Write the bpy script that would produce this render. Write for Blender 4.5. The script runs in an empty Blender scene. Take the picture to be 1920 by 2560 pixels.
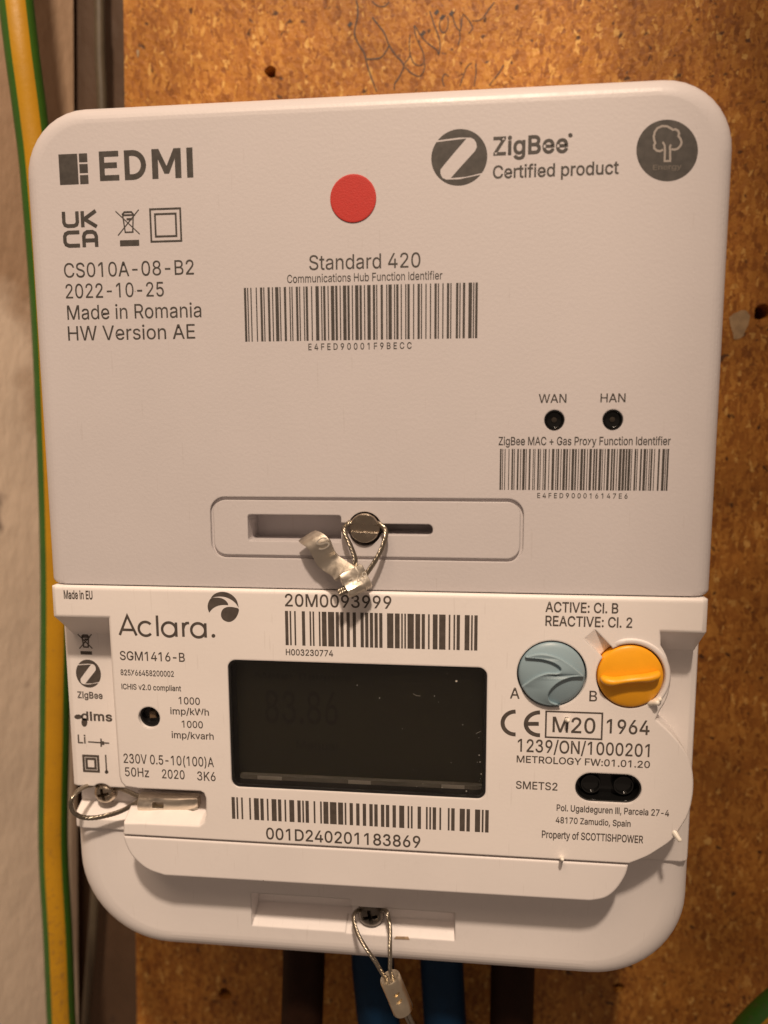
import bpy, bmesh, math, random
from mathutils import Vector, Matrix

# ------------------------------------------------------------------ camera
# units while modelling: millimetres, (x right, h out of the wall, z up); meshes are scaled to metres when linked
FPX = 1850.0                                   # focal length in photo pixels (1920 x 2560)
ROT = Matrix(((0.99437655, -0.00909806, 0.1055107), (-0.00456923, 0.99168933, 0.1285745), (-0.10580361, -0.12833357, 0.98607104)))
CAM = Vector((19.1215, -11.8812, 142.3565))    # (x, z, h) of the lens in mm
scene = bpy.context.scene
COL = scene.collection
cam_d = bpy.data.cameras.new('camera')
cam_d.sensor_width = 36.0
cam_d.sensor_fit = 'AUTO'
cam_d.lens = 36.0 * FPX / 2560.0
cam_d.clip_start = 0.005
cam_d.clip_end = 20.0
cam = bpy.data.objects.new('camera', cam_d)
COL.objects.link(cam)
AX = Matrix(((1, 0, 0), (0, 0, -1), (0, 1, 0)))  # (x, z, h) -> blender (x, -h, z)
m3 = AX @ ROT
cam.matrix_world = Matrix.Translation(AX @ (CAM * 0.001)) @ m3.to_4x4()
cam_d.dof.use_dof = True
cam_d.dof.focus_distance = 0.150
cam_d.dof.aperture_fstop = 11.5
scene.camera = cam

SPOTW, FILLW, WORLDW = 32.0, 4.2, 0.165
# ------------------------------------------------------------------ world, lamps, exposure
world = bpy.data.worlds.new('World')
scene.world = world
world.use_nodes = True
bg = world.node_tree.nodes['Background']
bg.inputs[0].default_value = (1.0, 0.73, 0.55, 1)
bg.inputs[1].default_value = WORLDW

def lamp(name, kind, loc, target, energy, color, size, **kw):
    d = bpy.data.lights.new(name, kind)
    d.energy = energy
    d.color = color
    if kind == 'AREA':
        d.shape = 'DISK'; d.size = size
    else:
        d.shadow_soft_size = size
    for k, v in kw.items():
        setattr(d, k, v)
    o = bpy.data.objects.new(name, d)
    COL.objects.link(o)
    p = Vector((loc[0], -loc[1], loc[2])) * 0.001
    t = Vector((target[0], -target[1], target[2])) * 0.001
    o.location = p
    o.rotation_euler = (t - p).to_track_quat('-Z', 'Y').to_euler()
    return o
# ceiling lamp above, a little to the right and in front of the cupboard: (x, h, z) in mm
lamp('ceiling_lamp', 'SPOT', (80, 540, 730), (-380, 0, 0), SPOTW, (1.0, 0.785, 0.60), 0.03, spot_size=math.radians(55), spot_blend=0.13)  # cone shaped and aimed left so its edge darkens the lower right board
# added fill lamp, unseen, high up on the left; lifts the shaded parts
lamp('fill_lamp', 'AREA', (-180, 640, 1000), (0, 0, -40), FILLW, (1.0, 0.72, 0.50), 0.6)

vs = scene.view_settings
vs.view_transform = 'Standard'
vs.look = 'None'
vs.exposure = 0.13
vs.gamma = 1.0
vs.use_curve_mapping = False

# ------------------------------------------------------------------ helpers
def at(px, py, h):
    """photo pixel -> (x, z) in mm on the plane h"""
    d = ROT @ Vector((px - 960.0, -(py - 1280.0), -FPX))
    t = (h - CAM[2]) / d[2]
    q = CAM + d * t
    return (q[0], q[1])

def at3(px, py, h):
    x, z = at(px, py, h)
    return (x, h, z)

class MB:
    def __init__(s):
        s.v = []; s.f = []; s.m = []
    def vert(s, p):
        s.v.append(tuple(p)); return len(s.v) - 1
    def face(s, idx, m=0):
        s.f.append(tuple(idx)); s.m.append(m)
    def loft(s, rings, cap0=True, cap1=True, closed=True, m=0):
        base = [[s.vert(p) for p in r] for r in rings]
        n = len(rings[0])
        for a, b in zip(base[:-1], base[1:]):
            for i in range(n if closed else n - 1):
                j = (i + 1) % n
                s.face((a[i], a[j], b[j], b[i]), m)
        if cap0: s.face(list(reversed(base[0])), m)
        if cap1: s.face(base[-1], m)
    def prism(s, poly, h0, h1, m=0):
        """poly: list of (x, z), from depth h0 to h1"""
        s.loft([[(x, h0, z) for x, z in poly], [(x, h1, z) for x, z in poly]], m=m)
    def box(s, x0, x1, h0, h1, z0, z1, m=0):
        s.prism([(x0, z0), (x1, z0), (x1, z1), (x0, z1)], h0, h1, m)
    def tube(s, path, r, n=16, m=0, up=None, mats=None, rot=0.0, caps=True, radii=None, flat=1.0):
        P = [Vector(p) for p in path]
        fr = frames(P)
        rings = []
        for i, p in enumerate(P):
            nn, bb = fr[i]
            rr = radii[i] if radii else r
            rings.append([tuple(p + nn * math.cos(rot + 2 * math.pi * k / n) * rr + bb * math.sin(rot + 2 * math.pi * k / n) * rr * flat) for k in range(n)])
        base = [[s.vert(p) for p in r_] for r_ in rings]
        for a, b in zip(base[:-1], base[1:]):
            for i in range(n):
                j = (i + 1) % n
                s.face((a[i], a[j], b[j], b[i]), mats[i] if mats else m)
        if caps:
            s.face(list(reversed(base[0])), m); s.face(base[-1], m)

def frames(P):
    """normal / binormal along a path by parallel transport, first normal as near the viewer as possible"""
    out = []
    prev = None
    for i in range(len(P)):
        t = (P[min(i + 1, len(P) - 1)] - P[max(i - 1, 0)]).normalized()
        if prev is None:
            nn = Vector((0, 1, 0)) - t * t[1]
            if nn.length < 1e-3: nn = Vector((1, 0, 0)) - t * t[0]
        else:
            nn = prev - t * prev.dot(t)
        nn.normalize()
        prev = nn
        out.append((nn, t.cross(nn)))
    return out

def spline(pts, n=8, closed=False):
    P = [Vector(p) for p in pts]
    L = len(P)
    out = []
    rng = range(L) if closed else range(L - 1)
    for i in rng:
        if closed:
            a, b, c, d = P[(i - 1) % L], P[i], P[(i + 1) % L], P[(i + 2) % L]
        else:
            a, b, c, d = P[max(i - 1, 0)], P[i], P[i + 1], P[min(i + 2, L - 1)]
        for k in range(n):
            t = k / n
            out.append(0.5 * ((2 * b) + (c - a) * t + (2 * a - 5 * b + 4 * c - d) * t * t + (3 * b - a - 3 * c + d) * t ** 3))
    if not closed: out.append(P[-1])
    return [tuple(p) for p in out]

def rrect(x0, z0, x1, z1, r, n=8):
    """rounded rectangle, counter-clockwise seen from the front; r = radius or (bl, br, tr, tl)"""
    if not isinstance(r, (tuple, list)): r = (r,) * 4
    out = []
    for (cx, cz, a0, rr) in ((x0 + r[0], z0 + r[0], math.pi, r[0]), (x1 - r[1], z0 + r[1], 1.5 * math.pi, r[1]), (x1 - r[2], z1 - r[2], 0, r[2]), (x0 + r[3], z1 - r[3], 0.5 * math.pi, r[3])):
        for k in range(n + 1):
            a = a0 + 0.5 * math.pi * k / n
            out.append((cx + rr * math.cos(a), cz + rr * math.sin(a)))
    return out

def circle(cx, cz, r, n=40, rz=None):
    rz = rz or r
    return [(cx + r * math.cos(2 * math.pi * k / n), cz + rz * math.sin(2 * math.pi * k / n)) for k in range(n)]

def area2(p):
    return sum(p[i][0] * p[(i + 1) % len(p)][1] - p[(i + 1) % len(p)][0] * p[i][1] for i in range(len(p))) * 0.5

def inset(poly, d):
    """move a counter-clockwise outline inwards by d"""
    n = len(poly); out = []
    for i in range(n):
        a, b, c = Vector(poly[i - 1]), Vector(poly[i]), Vector(poly[(i + 1) % n])
        e0 = (b - a); e1 = (c - b)
        if e0.length < 1e-6: e0 = e1
        if e1.length < 1e-6: e1 = e0
        n0 = Vector((-e0[1], e0[0])).normalized(); n1 = Vector((-e1[1], e1[0])).normalized()
        mm = n0 + n1
        if mm.length < 1e-4: mm = n0
        mm.normalize()
        k = 1.0 / max(0.62, mm.dot(n0))
        out.append((b[0] + mm[0] * d * k, b[1] + mm[1] * d * k))
    return out

def ccw(p):
    return p if area2(p) > 0 else list(reversed(p))

def mesh_from(mb, name):
    me = bpy.data.meshes.new(name)
    me.from_pydata([(x, -h, z) for x, h, z in mb.v], [], mb.f)
    for p, m in zip(me.polygons, mb.m): p.material_index = m
    bm = bmesh.new(); bm.from_mesh(me)
    bmesh.ops.recalc_face_normals(bm, faces=bm.faces)
    bm.to_mesh(me); bm.free()
    return me

def eval_mesh(me, cutters=(), op='DIFFERENCE', bevel=0.0, join=()):
    """apply exact booleans to a mesh in mm; returns a new mesh"""
    o = bpy.data.objects.new('tmp', me); COL.objects.link(o)
    tmp = []
    for c in join:
        cm = mesh_from(c, 'cut'); co = bpy.data.objects.new('cut', cm); COL.objects.link(co); tmp.append(co)
        md = o.modifiers.new('b', 'BOOLEAN'); md.operation = 'UNION'; md.solver = 'EXACT'; md.object = co
    for c in cutters:
        cm = mesh_from(c, 'cut'); co = bpy.data.objects.new('cut', cm); COL.objects.link(co); tmp.append(co)
        md = o.modifiers.new('b', 'BOOLEAN'); md.operation = op; md.solver = 'EXACT'; md.object = co
    if bevel:
        md = o.modifiers.new('v', 'BEVEL'); md.width = bevel; md.segments = 2; md.limit_method = 'ANGLE'; md.angle_limit = math.radians(40)
    dg = bpy.context.evaluated_depsgraph_get(); dg.update()
    out = bpy.data.meshes.new_from_object(o.evaluated_get(dg))
    for t in tmp + [o]:
        bpy.data.objects.remove(t)
    return out

def finish(me, name, mats, parent=None, smooth=30.0, flat_area=None):
    me.transform(Matrix.Scale(0.001, 4))
    idx = [p.material_index for p in me.polygons]
    me.materials.clear()
    for m in (mats if isinstance(mats, (list, tuple)) else [mats]): me.materials.append(m)
    if any(idx) and isinstance(mats, (list, tuple)):
        for p, i in zip(me.polygons, idx): p.material_index = i
    if smooth:
        for p in me.polygons: p.use_smooth = True
        me.set_sharp_from_angle(angle=math.radians(smooth))
        # keep large flat faces flat: their border edges stay sharp
        big = {i for p in me.polygons if p.area > (flat_area or 4e-6) for i in p.edge_keys}
        bm = bmesh.new(); bm.from_mesh(me)
        for e in bm.edges:
            if tuple(sorted((e.verts[0].index, e.verts[1].index))) in big: e.smooth = False
        bm.to_mesh(me); bm.free()
    o = bpy.data.objects.new(name, me)
    me.name = name
    COL.objects.link(o)
    if parent is not None: attach(o, parent)
    return o

def attach(o, parent):
    o.parent = parent
    root = parent
    inv = Matrix.Identity(4)
    # parents are unrotated: undo the summed offset
    off = Vector((0, 0, 0))
    while root is not None:
        off += root.location
        root = root.parent
    o.location = o.location - off

def build(mb, name, mats, parent=None, cut=(), smooth=30.0, bevel=0.0, flat_area=None, join=()):
    me = mesh_from(mb, name)
    if cut or bevel or join:
        me = eval_mesh(me, cut, bevel=bevel, join=join)
    return finish(me, name, mats, parent, smooth, flat_area)

def thing(name, label, cat, loc, group=None):
    o = bpy.data.objects.new(name, None)
    o.empty_display_size = 0.01
    o.location = (loc[0] * 0.001, -loc[1] * 0.001, loc[2] * 0.001)
    COL.objects.link(o)
    tag(o, label, cat, group)
    return o

def tag(o, label=None, cat=None, group=None, kind=None):
    if label: o['label'] = label
    if cat: o['category'] = cat
    if group: o['group'] = group
    if kind: o['kind'] = kind
    return o

# ------------------------------------------------------------------ materials
def nodes(name):
    m = bpy.data.materials.new(name); m.use_nodes = True
    nt = m.node_tree
    return m, nt, nt.nodes['Principled BSDF']

def N(nt, kind, **kw):
    n = nt.nodes.new(kind)
    for k, v in kw.items():
        if isinstance(k, str) and k.startswith('i_'):
            n.inputs[k[2:].replace('_', ' ')].default_value = v
        else:
            setattr(n, k, v)
    return n

def ramp(nt, fac, stops):
    r = nt.nodes.new('ShaderNodeValToRGB')
    el = r.color_ramp.elements
    while len(el) < len(stops): el.new(0.5)
    for e, (p, c) in zip(el, stops):
        e.position = p
        e.color = (*c, 1) if len(c) == 3 else c
    nt.links.new(fac, r.inputs[0])
    return r.outputs[0]

def mixc(nt, fac, a, b, blend='MIX'):
    n = nt.nodes.new('ShaderNodeMix'); n.data_type = 'RGBA'; n.blend_type = blend
    for sock, v in ((n.inputs[0], fac), (n.inputs[6], a), (n.inputs[7], b)):
        if hasattr(v, 'is_linked'): nt.links.new(v, sock)
        elif isinstance(v, (int, float)): sock.default_value = v
        else: sock.default_value = (*v, 1)
    return n.outputs[2]

def simple(name, color, rough=0.5, metal=0.0, bump=0.0, bscale=2500.0, var=0.0, vscale=400.0, spec=0.5, coat=0.0, bevel=0.0, rvar=0.0):
    m, nt, p = nodes(name)
    p.inputs['Base Color'].default_value = (*color, 1)
    p.inputs['Roughness'].default_value = rough
    p.inputs['Metallic'].default_value = metal
    p.inputs['Specular IOR Level'].default_value = spec
    p.inputs['Coat Weight'].default_value = coat
    tc = N(nt, 'ShaderNodeTexCoord')
    last = None
    if bevel:
        b = N(nt, 'ShaderNodeBevel', samples=3); b.inputs[0].default_value = bevel * 0.001
        last = b.outputs[0]
    if bump:
        n = N(nt, 'ShaderNodeTexNoise'); n.inputs['Scale'].default_value = bscale; n.inputs['Detail'].default_value = 3
        nt.links.new(tc.outputs['Object'], n.inputs['Vector'])
        bp = N(nt, 'ShaderNodeBump'); bp.inputs['Strength'].default_value = bump; bp.inputs['Distance'].default_value = 0.0002
        nt.links.new(n.outputs[0], bp.inputs['Height'])
        if last: nt.links.new(last, bp.inputs['Normal'])
        last = bp.outputs[0]
    if last: nt.links.new(last, p.inputs['Normal'])
    if var or rvar:
        n = N(nt, 'ShaderNodeTexNoise'); n.inputs['Scale'].default_value = vscale; n.inputs['Detail'].default_value = 4
        nt.links.new(tc.outputs['Object'], n.inputs['Vector'])
        if var:
            c = ramp(nt, n.outputs[0], [(0.3, tuple(x * (1 - var) for x in color)), (0.7, tuple(min(1, x * (1 + var)) for x in color))])
            nt.links.new(c, p.inputs['Base Color'])
        if rvar:
            r = ramp(nt, n.outputs[0], [(0.3, (rough - rvar,) * 3), (0.7, (rough + rvar,) * 3)])
            nt.links.new(r, p.inputs['Roughness'])
    return m

def plastic(name, color, rough, bevel=0.35, bump=0.05, specks=0.5):
    """moulded plastic: fine texture, rounded edges, sparse specks of dirt and faint smudges"""
    m, nt, p = nodes(name)
    L = nt.links
    tc = N(nt, 'ShaderNodeTexCoord')
    smud = N(nt, 'ShaderNodeTexNoise'); smud.inputs['Scale'].default_value = 38; smud.inputs['Detail'].default_value = 6; smud.inputs['Roughness'].default_value = 0.65
    L.new(tc.outputs['Object'], smud.inputs['Vector'])
    base = ramp(nt, smud.outputs[0], [(0.30, tuple(c * 0.955 for c in color)), (0.62, color)])
    # specks
    v = N(nt, 'ShaderNodeTexVoronoi'); v.inputs['Scale'].default_value = 95
    L.new(tc.outputs['Object'], v.inputs['Vector'])
    jit = N(nt, 'ShaderNodeTexNoise'); jit.inputs['Scale'].default_value = 2600
    L.new(tc.outputs['Object'], jit.inputs['Vector'])
    sep = N(nt, 'ShaderNodeSeparateColor'); L.new(v.outputs['Color'], sep.inputs[0])
    thr = N(nt, 'ShaderNodeMath', operation='MULTIPLY'); L.new(sep.outputs[0], thr.inputs[0]); thr.inputs[1].default_value = 0.030
    ad = N(nt, 'ShaderNodeMath', operation='MULTIPLY'); L.new(jit.outputs[0], ad.inputs[0]); ad.inputs[1].default_value = 0.030
    sm = N(nt, 'ShaderNodeMath', operation='ADD'); L.new(v.outputs['Distance'], sm.inputs[0]); L.new(ad.outputs[0], sm.inputs[1])
    ls = N(nt, 'ShaderNodeMath', operation='LESS_THAN'); L.new(sm.outputs[0], ls.inputs[0]); L.new(thr.outputs[0], ls.inputs[1])
    gt = N(nt, 'ShaderNodeMath', operation='GREATER_THAN'); L.new(sep.outputs[1], gt.inputs[0]); gt.inputs[1].default_value = 1 - specks
    mu = N(nt, 'ShaderNodeMath', operation='MULTIPLY'); L.new(ls.outputs[0], mu.inputs[0]); L.new(gt.outputs[0], mu.inputs[1])
    mu2 = N(nt, 'ShaderNodeMath', operation='MULTIPLY'); L.new(mu.outputs[0], mu2.inputs[0]); mu2.inputs[1].default_value = 0.75
    # short fine scuffs in two directions, and patches of dust
    sc = None
    for k, (rot, sx) in enumerate(((0.5, 1), (-0.9, 1))):
        mp = N(nt, 'ShaderNodeMapping'); mp.inputs['Rotation'].default_value = (0, rot, 0); mp.inputs['Scale'].default_value = (1500, 200, 110); mp.inputs['Location'].default_value = (k * 7.3, 0, k * 2.1)
        L.new(tc.outputs['Object'], mp.inputs['Vector'])
        w = N(nt, 'ShaderNodeTexNoise'); w.inputs['Scale'].default_value = 1.0; w.inputs['Detail'].default_value = 1
        L.new(mp.outputs[0], w.inputs['Vector'])
        r_ = ramp(nt, w.outputs[0], [(0.735, (0, 0, 0)), (0.78, (1, 1, 1))])
        sc = r_ if sc is None else mixc(nt, 1.0, sc, r_, 'ADD')
    dust = N(nt, 'ShaderNodeTexNoise'); dust.inputs['Scale'].default_value = 620; dust.inputs['Detail'].default_value = 5; dust.inputs['Roughness'].default_value = 0.8
    L.new(tc.outputs['Object'], dust.inputs['Vector'])
    dm = N(nt, 'ShaderNodeTexNoise'); dm.inputs['Scale'].default_value = 26; dm.inputs['Detail'].default_value = 3
    mpd = N(nt, 'ShaderNodeMapping'); mpd.inputs['Location'].default_value = (3, 8, 5); L.new(tc.outputs['Object'], mpd.inputs['Vector']); L.new(mpd.outputs[0], dm.inputs['Vector'])
    d1 = ramp(nt, dust.outputs[0], [(0.50, (0, 0, 0)), (0.72, (1, 1, 1))]); d2 = ramp(nt, dm.outputs[0], [(0.45, (0, 0, 0)), (0.70, (0.30, 0.30, 0.30))])
    dd = mixc(nt, 1.0, d1, d2, 'MULTIPLY')
    base = mixc(nt, dd, base, tuple(c * 0.80 for c in color))
    scf = N(nt, 'ShaderNodeMath', operation='MULTIPLY'); L.new(sc, scf.inputs[0]); scf.inputs[1].default_value = 0.09
    base = mixc(nt, scf.outputs[0], base, (0.30, 0.25, 0.21))
    col = mixc(nt, mu2.outputs[0], base, (0.16, 0.09, 0.05))
    L.new(col, p.inputs['Base Color'])
    rr = ramp(nt, smud.outputs[0], [(0.3, (rough + 0.12,) * 3), (0.7, (rough - 0.06,) * 3)])
    rr = mixc(nt, dd, rr, (0.8, 0.8, 0.8))
    L.new(rr, p.inputs['Roughness'])
    p.inputs['Specular IOR Level'].default_value = 0.45
    b = N(nt, 'ShaderNodeBevel', samples=3); b.inputs[0].default_value = bevel * 0.001
    n = N(nt, 'ShaderNodeTexNoise'); n.inputs['Scale'].default_value = 1500; n.inputs['Detail'].default_value = 2
    L.new(tc.outputs['Object'], n.inputs['Vector'])
    bp = N(nt, 'ShaderNodeBump'); bp.inputs['Strength'].default_value = bump; bp.inputs['Distance'].default_value = 0.0003
    L.new(n.outputs[0], bp.inputs['Height']); L.new(b.outputs[0], bp.inputs['Normal'])
    L.new(bp.outputs[0], p.inputs['Normal'])
    return m

def chipboard(name):
    m, nt, p = nodes(name)
    L = nt.links
    tc = N(nt, 'ShaderNodeTexCoord')
    dist = N(nt, 'ShaderNodeTexNoise'); dist.inputs['Scale'].default_value = 420; dist.inputs['Detail'].default_value = 3
    L.new(tc.outputs['Object'], dist.inputs['Vector'])
    off = N(nt, 'ShaderNodeVectorMath', operation='MULTIPLY_ADD')
    L.new(dist.outputs['Color'], off.inputs[0]); off.inputs[1].default_value = (0.0018, 0.0018, 0.0018); L.new(tc.outputs['Object'], off.inputs[2])
    cols = []; hts = []
    for k, (ang, sx, sz) in enumerate(((0.35, 950, 340), (1.35, 860, 310), (-0.6, 1200, 480))):
        mp = N(nt, 'ShaderNodeMapping'); mp.inputs['Rotation'].default_value = (0, ang, 0)
        mp.inputs['Scale'].default_value = (sx, 1, sz); mp.inputs['Location'].default_value = (k * 3.1, 0, k * 1.7)
        L.new(off.outputs[0], mp.inputs['Vector'])
        v = N(nt, 'ShaderNodeTexVoronoi'); v.inputs['Scale'].default_value = 1.0; v.inputs['Randomness'].default_value = 1.0
        L.new(mp.outputs[0], v.inputs['Vector'])
        s = N(nt, 'ShaderNodeSeparateColor'); L.new(v.outputs['Color'], s.inputs[0])
        c = ramp(nt, s.outputs[k], [(0.0, (0.26, 0.092, 0.015)), (0.14, (0.35, 0.132, 0.022)), (0.40, (0.43, 0.172, 0.030)), (0.70, (0.49, 0.212, 0.038)), (0.94, (0.58, 0.275, 0.056)), (1.0, (0.74, 0.44, 0.13))])
        cols.append(c); hts.append(s.outputs[(k + 1) % 3])
    sel = N(nt, 'ShaderNodeTexNoise'); sel.inputs['Scale'].default_value = 380; sel.inputs['Detail'].default_value = 2
    L.new(tc.outputs['Object'], sel.inputs['Vector'])
    f1 = ramp(nt, sel.outputs[0], [(0.46, (0, 0, 0)), (0.51, (1, 1, 1))])
    sel2 = N(nt, 'ShaderNodeTexNoise'); sel2.inputs['Scale'].default_value = 480; sel2.inputs['Detail'].default_value = 2
    mp2 = N(nt, 'ShaderNodeMapping'); mp2.inputs['Location'].default_value = (4, 2, 7); L.new(tc.outputs['Object'], mp2.inputs['Vector']); L.new(mp2.outputs[0], sel2.inputs['Vector'])
    f2 = ramp(nt, sel2.outputs[0], [(0.51, (0, 0, 0)), (0.56, (1, 1, 1))])
    c = mixc(nt, f1, cols[0], cols[1])
    c = mixc(nt, f2, c, cols[2])
    # broad tone and sparse dark chips
    br = N(nt, 'ShaderNodeTexNoise'); br.inputs['Scale'].default_value = 45; br.inputs['Detail'].default_value = 5
    L.new(tc.outputs['Object'], br.inputs['Vector'])
    tone = ramp(nt, br.outputs[0], [(0.30, (0.66, 0.62, 0.58)), (0.68, (1.08, 1.06, 1.02))])
    c = mixc(nt, 1.0, c, tone, 'MULTIPLY')
    dk = N(nt, 'ShaderNodeTexNoise'); dk.inputs['Scale'].default_value = 420; dk.inputs['Detail'].default_value = 1
    mp3 = N(nt, 'ShaderNodeMapping'); mp3.inputs['Location'].default_value = (9, 5, 1); L.new(off.outputs[0], mp3.inputs['Vector']); L.new(mp3.outputs[0], dk.inputs['Vector'])
    fd = ramp(nt, dk.outputs[0], [(0.70, (0, 0, 0)), (0.77, (1, 1, 1))])
    c = mixc(nt, fd, c, (0.09, 0.035, 0.010))
    L.new(c, p.inputs['Base Color'])
    p.inputs['Roughness'].default_value = 0.55
    p.inputs['Specular IOR Level'].default_value = 0.3
    fine = N(nt, 'ShaderNodeTexNoise'); fine.inputs['Scale'].default_value = 700; fine.inputs['Detail'].default_value = 4
    L.new(off.outputs[0], fine.inputs['Vector'])
    ad = N(nt, 'ShaderNodeMath', operation='MULTIPLY_ADD'); L.new(hts[0], ad.inputs[0]); ad.inputs[1].default_value = 0.5; L.new(fine.outputs[0], ad.inputs[2])
    bp = N(nt, 'ShaderNodeBump'); bp.inputs['Strength'].default_value = 0.5; bp.inputs['Distance'].default_value = 0.0006
    L.new(ad.outputs[0], bp.inputs['Height']); L.new(bp.outputs[0], p.inputs['Normal'])
    return m

def plaster(name, color, dirt, bare=None, edge=0.0):
    m, nt, p = nodes(name)
    L = nt.links
    tc = N(nt, 'ShaderNodeTexCoord')
    a = N(nt, 'ShaderNodeTexNoise'); a.inputs['Scale'].default_value = 34; a.inputs['Detail'].default_value = 6
    L.new(tc.outputs['Object'], a.inputs['Vector'])
    base = ramp(nt, a.outputs[0], [(0.35, tuple(c * 0.86 for c in color)), (0.65, color)])
    b = N(nt, 'ShaderNodeTexNoise'); b.inputs['Scale'].default_value = 130; b.inputs['Detail'].default_value = 3
    mp = N(nt, 'ShaderNodeMapping'); mp.inputs['Scale'].default_value = (1, 1, 0.45); L.new(tc.outputs['Object'], mp.inputs['Vector']); L.new(mp.outputs[0], b.inputs['Vector'])
    f = ramp(nt, b.outputs[0], [(0.66, (0, 0, 0)), (0.78, (0.8, 0.8, 0.8))])
    if bare:
        s = N(nt, 'ShaderNodeSeparateXYZ'); L.new(tc.outputs['Object'], s.inputs[0])
        e = N(nt, 'ShaderNodeMath', operation='MULTIPLY_ADD'); L.new(a.outputs[0], e.inputs[0]); e.inputs[1].default_value = -0.16; L.new(s.outputs[2], e.inputs[2])
        mr = N(nt, 'ShaderNodeMapRange'); mr.inputs[1].default_value = edge - 0.095; mr.inputs[2].default_value = edge - 0.065; L.new(e.outputs[0], mr.inputs[0])
        base = mixc(nt, mr.outputs[0], base, bare)
    L.new(mixc(nt, f, base, dirt), p.inputs['Base Color'])
    p.inputs['Roughness'].default_value = 0.7
    n = N(nt, 'ShaderNodeTexNoise'); n.inputs['Scale'].default_value = 260; n.inputs['Detail'].default_value = 4
    mp4 = N(nt, 'ShaderNodeMapping'); mp4.inputs['Rotation'].default_value = (0.7, 0, 0); mp4.inputs['Scale'].default_value = (1, 1.6, 0.55)
    L.new(tc.outputs['Object'], mp4.inputs['Vector']); L.new(mp4.outputs[0], n.inputs['Vector'])
    bp = N(nt, 'ShaderNodeBump'); bp.inputs['Strength'].default_value = 0.45; bp.inputs['Distance'].default_value = 0.0010
    L.new(n.outputs[0], bp.inputs['Height']); L.new(bp.outputs[0], p.inputs['Normal'])
    return m

M = {}
M['hub'] = plastic('hub_plastic', (0.63, 0.592, 0.600), 0.34, bump=0.10)
M['meter'] = plastic('meter_plastic', (0.875, 0.825, 0.805), 0.40, bevel=0.45)
M['cover'] = plastic('cover_plastic', (0.84, 0.795, 0.785), 0.36, bevel=0.5, bump=0.03, specks=0.7)
M['nub'] = simple('nub_plastic', (0.86, 0.82, 0.74), 0.35)
M['print'] = simple('dark_print', (0.060, 0.053, 0.047), 0.55, var=0.22, vscale=900)
M['etch'] = simple('etched_print', (0.085, 0.070, 0.060), 0.55, var=0.18, vscale=900)
M['print_light'] = simple('reversed_print', (0.36, 0.32, 0.29), 0.5)
M['print_faint'] = simple('faint_print', (0.15, 0.13, 0.11), 0.5)
M['red'] = simple('red_paper', (0.52, 0.028, 0.020), 0.6, bump=0.25, bscale=3500, var=0.06, vscale=2500)
M['black'] = simple('black_gloss', (0.006, 0.006, 0.006), 0.12)
M['black_matt'] = simple('black_matt', (0.010, 0.009, 0.009), 0.4)
M['smoke'] = simple('smoked_lens', (0.035, 0.028, 0.022), 0.08)
M['lcd'] = simple('lcd_panel', (0.026, 0.024, 0.015), 0.35)
M['lcd_ink'] = simple('lcd_ink', (0.014, 0.013, 0.009), 0.35)
M['guide'] = simple('clear_light_guide', (0.16, 0.145, 0.13), 0.25)
M['guide_clip'] = simple('light_guide_clip', (0.34, 0.31, 0.28), 0.3)
M['blue'] = simple('blue_grey_plastic', (0.27, 0.375, 0.43), 0.38, bump=0.05, bevel=0.3, var=0.04, vscale=200)
M['orange'] = simple('orange_plastic', (0.90, 0.40, 0.012), 0.36, bump=0.06, bevel=0.3, var=0.04, vscale=300)
M['nickel'] = simple('nickel_screw', (0.48, 0.41, 0.33), 0.24, 1.0, bump=0.25, bscale=1800, bevel=0.15, rvar=0.12, vscale=900)
M['dark_screw'] = simple('dull_screw', (0.17, 0.15, 0.13), 0.36, 1.0, bump=0.3, bscale=1500, bevel=0.15)
M['alu'] = simple('crimped_aluminium', (0.72, 0.66, 0.57), 0.40, 1.0, bump=0.22, bscale=900, bevel=0.2, rvar=0.1, vscale=700)
M['wire'] = simple('steel_wire', (0.36, 0.32, 0.26), 0.30, 1.0)
M['board'] = chipboard('chipboard')
M['board_dark'] = simple('torn_chipboard', (0.10, 0.045, 0.014), 0.8, var=0.3, vscale=600)
M['filler'] = simple('white_filler', (0.36, 0.25, 0.14), 0.7, var=0.2, vscale=500)
def pencil():
    m, nt, p = nodes('pencil_line')
    p.inputs['Base Color'].default_value = (0.055, 0.036, 0.028, 1); p.inputs['Roughness'].default_value = 0.6
    tc = N(nt, 'ShaderNodeTexCoord'); n = N(nt, 'ShaderNodeTexNoise'); n.inputs['Scale'].default_value = 520; n.inputs['Detail'].default_value = 4
    nt.links.new(tc.outputs['Object'], n.inputs['Vector'])
    nt.links.new(ramp(nt, n.outputs[0], [(0.34, (0.6, 0.6, 0.6)), (0.56, (1, 1, 1))]), p.inputs['Alpha'])
    return m
M['ink'] = pencil()
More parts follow.
